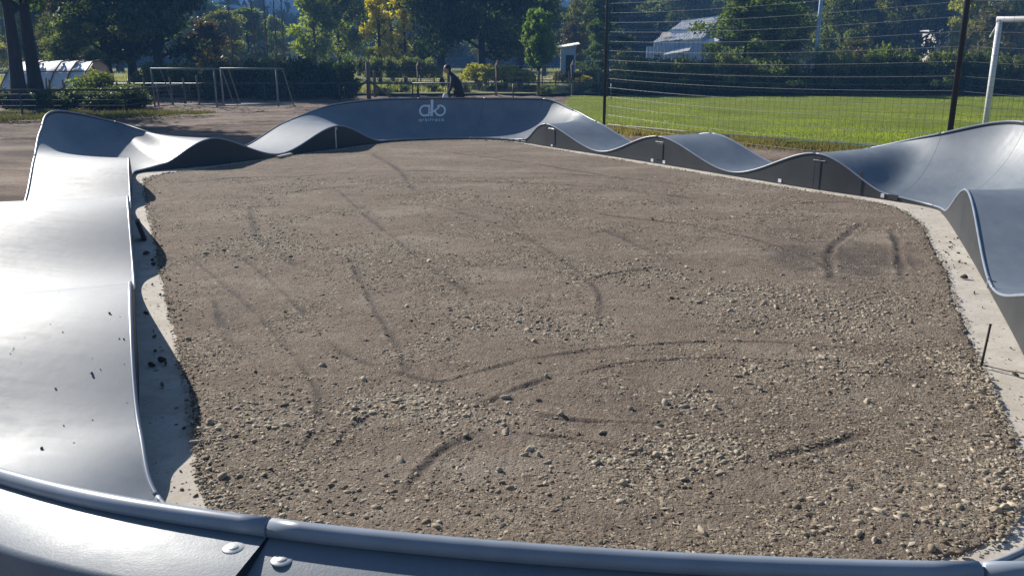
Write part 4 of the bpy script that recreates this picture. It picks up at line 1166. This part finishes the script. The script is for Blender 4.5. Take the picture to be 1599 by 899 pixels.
for v_ in (0, 1, 2):
    r = np.random.default_rng(400 + v_)
    C = np.column_stack([r.normal(0, .55, 16), r.normal(0, .45, 16), r.uniform(.25, 1.25, 16)]); R = np.repeat(r.uniform(.25, .5, 16)[:, None], 3, 1)
    mb = MB()
    for c in C: mb.tube([(c[0] * .2, c[1] * .2, 0), tuple(c * .6), tuple(c)], [.03, .02, .008], 5, False)
    tm = mb.mesh('stem', M_BARK)
    for nm, mt in (('dbush', L_DARK), ('mbush', L_MID), ('bbush', L_BLUEG), ('ybush', L_YGREEN), ('obush', L_BROWN)):
        KIND['%s%d' % (nm, v_)] = (tm, leaf_mesh('foliage', C, R, 3600, .10, mt, 410 + v_))
r = np.random.default_rng(430)
# arching shrub with hanging yellow-green shoots
mb = MB(); C = []; R = []
for k in range(46):
    a = r.uniform(0, 6.28); L = r.uniform(.5, 1.25); h = r.uniform(.9, 1.35); dx, dy = math.cos(a), math.sin(a) * .7
    pts = [(dx * L * u, dy * L * u, h * (1 - (1 - u * 1.55) ** 2) + .02) for u in np.linspace(0, 1, 7)]
    mb.tube(pts, [.018, .016, .013, .011, .009, .007, .004], 4, False)
    for p in pts[2:]: C.append(p); R.append((.16, .16, .13))
KIND['arch'] = (mb.mesh('stem', M_BARKPALE), leaf_mesh('foliage', C, R, 5200, .075, L_YGREEN, 431, droop=.4, elong=2))

def plant(kind, u, D, top_v=None, width=None, label='', cat='tree', group=None, sx=1.0, rz=None, name=None, z=0.0):
    """u: horizontal place in photo pixels at distance D (m); sx, sz scale the kind's own size"""
    tm, lm = KIND[kind]
    x = (u - 799.5) / 1350 * D * .9665
    sz = sx if top_v is None else top_v
    t = thing(name or ('tree' if cat == 'tree' else cat.replace(' ', '_')), label, cat, (x, D, z), random.uniform(0, 6.28) if rz is None else rz, group)
    t.scale = (sx, sx, sz)
    link(tm.name.split('.')[0], tm, t)
    if lm: link(lm.name.split('.')[0], lm, t)
    return t
# --- left
plant('trunky', 22, 30, 1.0, label='dark forked tree trunk at the far left edge, left of its twin', sx=1.0, rz=1.0)
plant('trunky', 50, 30.8, 1.05, label='dark forked tree trunk second from the left edge, right of its twin', sx=1.0, rz=3.9)
plant('mid0', 78, 64, 1.0, label='mid green tree behind the white plastic tunnel', sx=1.2)
plant('light1', 20, 66, 1.0, label='pale green tree behind the two leftmost trunks', sx=1.3)
plant('brown', 100, 52, 1.3, label='small brown leaved tree right of the plastic tunnel', sx=.9)
plant('dark0', 165, 50, 1.1, label='huge dark tree at upper left, left half of the dark mass', sx=1.05)
plant('dark1', 245, 52, 1.2, label='huge dark tree at upper left above the leftmost training goal', sx=1.1)
plant('dark0', 205, 58, 1.3, label='tall dark tree behind and between the two huge dark trees', sx=1.1)
plant('mid1', 110, 46, .42, label='low boughed green tree beside the plastic tunnel', sx=.62)
plant('brown', 325, 60, 1.05, label='brownish green small tree right of the huge dark trees', sx=1.1)
plant('mid1', 352, 80, .66, label='round hazy green tree behind the bare saplings, left one', sx=.95)
plant('mid0', 388, 88, .74, label='round hazy green tree behind the bare saplings, right one', sx=1.1)
plant('light0', 430, 92, .72, label='pale hazy tree between the bare saplings and the light green tree', sx=1.1)
for u, s_, d in ((364, 1.1, 57), (400, 1.15, 55), (418, 1.2, 55.5), (432, 1.1, 54.5), (443, 1.2, 56)):
    plant('bare', u, d, s_, label='leafless slender sapling above the dark hedge at the left', group='bare saplings in a clump', sx=.9)
plant('light0', 492, 62, 1.1, label='tall light green tree left of the yellow tree', sx=1.15)
plant('mid0', 530, 66, 1.05, label='green tree overlapping the right side of the light green tree', sx=.85)
plant('light1', 560, 84, 1.2, label='light green tree far behind, just left of the yellow tree', sx=1.15)
plant('yellow', 592, 56, 1.1, label='bright yellow autumn tree', sx=1.0)
plant('yellow', 632, 59, 1.0, label='thinner yellow tree between the bright yellow tree and the big dark tree', sx=.95)
plant('light1', 612, 66, 1.1, label='green tree behind the two yellow trees', sx=1.1)
plant('dark1', 690, 55, 1.15, label='big dark tree above the person, left one', sx=1.0)
plant('dark0', 752, 57, 1.2, label='big dark tree left of the bright green tree', sx=1.1)
plant('dark1', 812, 64, 1.2, label='dark tree behind the bright green tree', sx=1.0)
plant('mid1', 850, 84, 1.0, label='mid green tree far behind, between the bright green tree and the shed', sx=1.0)
plant('bright', 842, 45, 1.0, label='bright green upright small tree behind the far turn', sx=1.0)
plant('mid0', 912, 84, 1.15, label='olive green tree behind the blue shed roof', sx=1.0)
plant('brown', 893, 78, 1.2, label='small orange brown tree left of the blue shed', sx=.9)
plant('conifer0', 948, 70, .9, label='dark conifer directly behind the first black net pole', sx=1.0)
# --- right, behind the net
plant('conifer1', 985, 108, 1.2, label='tall dark conifer left of the barn, nearer the pole', sx=1.25)
plant('conifer0', 1030, 114, 1.25, label='tall dark conifer behind the barn roof', sx=1.3)
plant('dark0', 1075, 96, 1.2, label='dark broad tree behind the barn ridge', sx=1.1)
plant('mid0', 1165, 46, .62, label='vine covered green tree right of the barn', sx=.85)
plant('dark1', 1200, 50, .60, label='dark tree right of the vine covered tree', sx=.75)
plant('conifer1', 1135, 98, 1.1, label='dark conifer above the vine covered tree', sx=1.3)
plant('mid1', 1225, 70, 1.0, label='green tree left of the pale blue pole', sx=1.0)
plant('conifer0', 1180, 84, 1.0, label='dark conifer between the vine covered tree and the pale blue pole', sx=1.2)
plant('dark0', 1262, 84, 1.1, label='dark tree behind the pale blue pole', sx=1.0)
plant('mid0', 1312, 72, 1.0, label='loose green tree right of the pale blue pole', sx=1.0)
plant('conifer1', 1350, 80, 1.0, label='dark conifer in the middle of the right hand wood', sx=1.25)
plant('mid1', 1385, 78, 1.0, label='green tree left of the cream cottage', sx=.95)
plant('dark1', 1428, 76, 1.2, label='dark tree beside the cream cottage', sx=1.0)
plant('conifer0', 1405, 92, 1.0, label='dark conifer behind the wood, left of the cottage', sx=1.3)
plant('light1', 1508, 66, 1.1, label='yellow green tree just right of the second black pole', sx=1.2)
plant('brown', 1545, 62, 1.35, label='brown autumn tree behind the white goal post', sx=1.3)
plant('light0', 1585, 70, 1.1, label='pale green tree seen through the white goal', sx=1.2)
plant('brown', 1335, 56, .72, label='low orange brown tree above the hedge right of the pale blue pole', sx=1.0)

# --- far tree line that closes the gaps
r = np.random.default_rng(480)
for k in range(26):
    u = -30 + k * 66 + r.normal(0, 14)
    if 330 < u < 470 or 540 < u < 575: continue
    plant(('mid0', 'dark1', 'mid1', 'dark0')[k % 4], u, 112 + r.normal(0, 6), 1.0 + r.normal(0, .12), label='distant dull green tree in the far tree line behind the field', group='trees of the far tree line', sx=1.5)

# --- hedges and bushes
r = np.random.default_rng(500)
for k in range(11):
    plant('dbush%d' % (k % 3), 325 + k * 21 + r.normal(0, 4), 39.5 + r.normal(0, .5), 1.05 + r.normal(0, .07), label='dark clipped bush of the hedge behind the training goals', cat='bush', group='bushes of the dark left hedge', sx=.75)
for k in range(7):
    plant('dbush%d' % (k % 3), 215 + k * 19 + r.normal(0, 5), 41 + r.normal(0, .6), .95, label='dark bush below the huge dark trees at the left', cat='bush', group='bushes under the huge dark trees', sx=.7)
for k in range(9):
    plant('dbush%d' % (k % 3), 122 + k * 11 + r.normal(0, 5), 32.5 + r.normal(0, .8), .5 + r.normal(0, .05), label='dark green bush behind the low left rail fence', cat='bush', group='bushes behind the left rail fence', sx=.7)
plant('mbush1', 146, 36, .8, label='tall olive bush against the right end of the plastic tunnel', cat='bush', sx=.9)
for k in range(5):
    plant('dbush%d' % (k % 3), 5 + k * 22, 31 + r.normal(0, .4), .45, label='dark low bush around the leftmost trunks', cat='bush', group='bushes at the leftmost trunks', sx=.8)
for k in range(7):
    plant('bbush%d' % (k % 3), 572 + k * 17, 43.5 + r.normal(0, .2), .62, label='dusty green creeper growing over the fence top by the gatepost', cat='creeper', group='creepers on the fence by the gatepost', sx=.42, z=.80)
for k, (u, s_) in enumerate(((748, 1.0), (790, .95), (812, .8))):
    plant('arch', u, 47, s_, label=('arching yellow green shrub right of the person', 'arching yellow green shrub behind the tall fence post', 'small arching shrub left of the bright green tree')[k], cat='shrub', sx=1.05)
for k, u in enumerate((905, 918, 930, 880)):
    plant('obush%d' % (k % 3), u, 58 + k, .55, label='brown dry bush at the foot of the blue shed', cat='bush', group='dry bushes by the shed', sx=.8)
plant('ybush0', 909, 54, .45, label='small bright green bush right of the shed door', cat='bush', sx=.5)
for k in range(10):
    plant('mbush%d' % (k % 3), 500 + k * 44 + r.normal(0, 9), 44.5 + r.normal(0, 1.0), .28 + r.normal(0, .04), label='low weed tuft in the dry grass beyond the far turn', cat='weed', group='weed tufts in the dry field', sx=.4)
# far hedge of the lawn, two rows deep
kinds = ['dbush', 'mbush', 'dbush', 'bbush', 'mbush', 'bbush', 'mbush']
for k in range(34):
    kd = kinds[r.integers(0, 7)] + str(k % 3)
    u = 960 + k * 20 + r.normal(0, 5)
    plant(kd, u, 43.2 + r.normal(0, .35), (1.22 if u > 1290 else 1.05) + r.normal(0, .12), label='tangled bush in the hedge along the far side of the lawn', cat='bush', group='hedge bushes along the far side of the lawn', sx=.85)
for k in range(26):
    plant('dbush%d' % (k % 3), 950 + k * 26 + r.normal(0, 5), 42.0 + r.normal(0, .2), .50 + r.normal(0, .06), label='low dark bush at the foot of the hedge along the lawn', cat='bush', group='low bushes at the foot of the lawn hedge', sx=.75)

# far wood on the hills
def hill_z(x, y):
    d = np.clip((y - 230) / 420, 0, 1)
    return -1 + 44 * d ** 1.15 * (.75 + .6 * fbm(x * .004 + 3, y * .004, 4, 131)) + 3 * fbm(x * .03, y * .03, 3, 132) * (d > 0)
M_HILL = grass_ground_mat('wooded hillside', (0.025, 0.04, 0.018), (0.04, 0.06, 0.025), (0.07, 0.085, 0.04), .02)
o = grid_sheet('hills', np.linspace(-620, 620, 120), np.linspace(215, 690, 60), hill_z, M_HILL); o['kind'] = 'structure'
r = np.random.default_rng(140); n = 5200
y = 150 * (640 / 150) ** r.random(n); x = r.uniform(-.66, .66, n) * y
z = np.where(y > 215, hill_z(x, y), 0.0); h = r.uniform(5, 10, n)
V, F, T = stone_cloud(np.zeros(n), np.zeros(n), np.zeros(n), np.ones(n), r, 1.0, ICO2_V, ICO2_F, .22)
m_ = len(ICO2_V); V = V.reshape(n, m_, 3) * np.stack([h * .38, h * .38, h * .62], 1)[:, None] + np.stack([x, y, z + h * .5], 1)[:, None]
q = 4; Vq = []                                             # leaf tufts over each crown
tp = V[:, r.integers(0, m_, 40)] + r.normal(0, .5, (n, 40, 3)); a_n = r.normal(size=(n, 40, 3)); b_n = r.normal(size=(n, 40, 3))
lf = np.stack([tp - a_n * .55, tp + b_n * .45, tp + a_n * .55, tp - b_n * .45], 2).reshape(-1, 3)
L_FAR = leafmat('distant canopy leaf', (0.022, 0.04, 0.018), .1, .6, .03, .0)
me = np_mesh('far_wood', lf, np.arange(len(lf)).reshape(-1, 4), L_FAR)
at = me.attributes.new('tint', 'FLOAT', 'POINT'); at.data.foreach_set('value', np.repeat(r.random(n), 160).astype(np.float32))
o = link('far_wood', me); o['kind'] = 'stuff'; o['label'] = 'hazy blue green woodland covering the hills behind everything'; o['category'] = 'woodland'

# ------------------------------------------------------------------ person walking left behind the far turn
def skin_body(name, verts, edges, radii, mat, parent, sub=2):
    me = bpy.data.meshes.new(name); me.from_pydata(verts, edges, []); me.update(); me.materials.append(mat)
    o = link(name, me, parent)
    md = o.modifiers.new('skin', 'SKIN'); md.use_smooth_shade = True
    for i, rr in enumerate(radii):
        sv = me.skin_vertices[0].data[i]; sv.radius = (rr, rr) if not hasattr(rr, '__len__') else rr; sv.use_root = (i == 0)
    ms = o.modifiers.new('sub', 'SUBSURF'); ms.levels = sub; ms.render_levels = sub
    return o
M_SKIN = plain('skin', (0.42, 0.26, 0.19), 0.5, var=.08); M_NAVY = plain('navy cloth', (0.022, 0.026, 0.05), 0.85, var=.3, scale=20)
M_HAIR = plain('dark hair', (0.015, 0.012, 0.01), 0.6); M_TROUS = plain('dark trousers', (0.018, 0.02, 0.032), .9, var=.3, scale=20)
pt = thing('person', 'person in dark navy clothes bending forward and walking left behind the far turn', 'person', (-1.48, 24.0, 0))
# walking to -X, torso leaning forward; y is across the body
BV = [(.06, 0, .86), (.03, 0, .98), (-.05, 0, 1.12), (-.12, 0, 1.25), (-.16, 0, 1.32), (-.20, 0, 1.36), (-.235, 0, 1.42),
      (-.10, -.16, 1.23), (-.14, -.21, 1.00), (-.24, -.19, .80), (-.10, .16, 1.23), (-.02, .22, 1.00), (-.10, .21, .79),
      (.05, -.09, .80), (-.06, -.10, .46), (-.02, -.10, .09), (.07, .09, .80), (.13, .10, .46), (.33, .10, .13), (-.17, -.10, .04), (.22, .10, .06)]
BE = [(0, 1), (1, 2), (2, 3), (3, 4), (4, 5), (5, 6), (3, 7), (7, 8), (8, 9), (3, 10), (10, 11), (11, 12), (0, 13), (13, 14), (14, 15), (0, 16), (16, 17), (17, 18), (15, 19), (18, 20)]
BR = [(.13, .15), (.115, .14), (.12, .15), (.11, .15), .055, .05, .05, .062, .045, .033, .062, .045, .033, .085, .055, .04, .085, .055, .04, .035, .035]
skin_body('body', BV, BE, BR, M_NAVY, pt, 2)
tv = [(.06, 0, .90), (.05, -.09, .80), (-.06, -.10, .46), (-.02, -.10, .12), (.07, .09, .80), (.13, .10, .46), (.32, .10, .16)]
skin_body('trousers', tv, [(0, 1), (1, 2), (2, 3), (0, 4), (4, 5), (5, 6)], [(.14, .16), .095, .066, .055, .095, .066, .055], M_TROUS, pt)
def ellipsoid(name, c, rad, mat, parent, ry=0.0, sculpt=None):
    V, F = subdiv(*subdiv(ICO2_V, ICO2_F)); V = V.copy()
    if sculpt: V = sculpt(V)
    V = V * np.array(rad); ca, sa = math.cos(ry), math.sin(ry)
    V = np.column_stack([V[:, 0] * ca + V[:, 2] * sa, V[:, 1], -V[:, 0] * sa + V[:, 2] * ca]) + np.array(c)
    return link(name, np_mesh(name, V, F, mat, True), parent)
def face(V):
    V = V.copy(); x, y_, z_ = V.T
    V[:, 0] -= .30 * np.exp(-((y_ / .16) ** 2 + ((z_ + .10) / .20) ** 2)) * (x < 0)          # nose
    V[:, 0] += .10 * np.exp(-(((np.abs(y_) - .38) / .16) ** 2 + ((z_ - .08) / .12) ** 2)) * (x < 0)   # eye sockets
    V[:, 0] -= .07 * np.exp(-((y_ / .3) ** 2 + ((z_ + .50) / .10) ** 2)) * (x < 0)
    V[:, 1] *= 1 - .18 * np.clip(-z_, 0, 1); return V
hd = ellipsoid('head', (-.265, 0, 1.44), (.095, .075, .115), M_SKIN, pt, -.35, face)
ellipsoid('hair', (-.252, 0, 1.465), (.098, .083, .105), M_HAIR, pt, -.35, lambda V: np.where((V[:, :1] < -.35) & (V[:, 2:] < .45), V * .82, V))
for sy in (-1, 1): ellipsoid('ear', (-.245, sy * .076, 1.435), (.022, .01, .032), M_SKIN, hd)
for (hx, hy, hz) in ((-.255, -.19, .755), (-.115, .21, .745)):
    hv = [(hx, hy, hz), (hx - .012, hy, hz - .06)]; he = [(0, 1)]; hr = [.024, .026]
    for q, ln in zip((-1.5, -.5, .5, 1.5), (.06, .075, .07, .055)):
        i = len(hv); hv += [(hx - .018, hy + q * .017, hz - .085), (hx - .035, hy + q * .018, hz - .085 - ln * .55), (hx - .028, hy + q * .017, hz - .085 - ln)]; he += [(1, i), (i, i + 1), (i + 1, i + 2)]; hr += [.0095, .0085, .0075]
    i = len(hv); hv += [(hx - .035, hy + .03, hz - .04), (hx - .05, hy + .035, hz - .075)]; he += [(0, i), (i, i + 1)]; hr += [.010, .008]
    skin_body('hand', hv, he, hr, M_SKIN, pt, 1)
for (fx, fy, fz) in ((-.08, -.10, .04), (.30, .10, .08)):
    mb = MB(); mb.box(fx - .15, fx + .11, fy - .045, fy + .045, fz - .04, fz + .05, None, .025); mb.build('shoe', M_HAIR, pt, True)
mb = MB(); v = []; 
for k, (z, a) in enumerate(((.74, .02), (.70, .06), (.60, .085), (.53, .08), (.51, .05))):
    for q in range(10): v.append((-.31 + a * 1.1 * math.cos(q * .628), -.19 + a * .6 * math.sin(q * .628), z))
f = [(k * 10 + q, k * 10 + (q + 1) % 10, (k + 1) * 10 + (q + 1) % 10, (k + 1) * 10 + q) for k in range(4) for q in range(10)] + [tuple(40 + q for q in range(10))]
mb.add(v, f); tag(mb.build('bag', M_TARP, None, True, (-1.48, 24.0, .08)), 'small white bag held low by the walking person', 'bag')

# ------------------------------------------------------------------ haze
hm = bpy.data.materials.new('pale air'); hm.use_nodes = True; n_ = hm.node_tree; n_.nodes.clear()
out = n_.nodes.new('ShaderNodeOutputMaterial'); pv = n_.nodes.new('ShaderNodeVolumePrincipled')
pv.inputs['Density'].default_value = 0.0015; pv.inputs['Color'].default_value = (0.20, 0.47, 1.0, 1); pv.inputs['Anisotropy'].default_value = 0.0
n_.links.new(pv.outputs[0], out.inputs['Volume'])
mb = MB(); mb.box(-640, 640, -60, 720, -2, 66)
o = mb.build('haze', hm); o['kind'] = 'stuff'
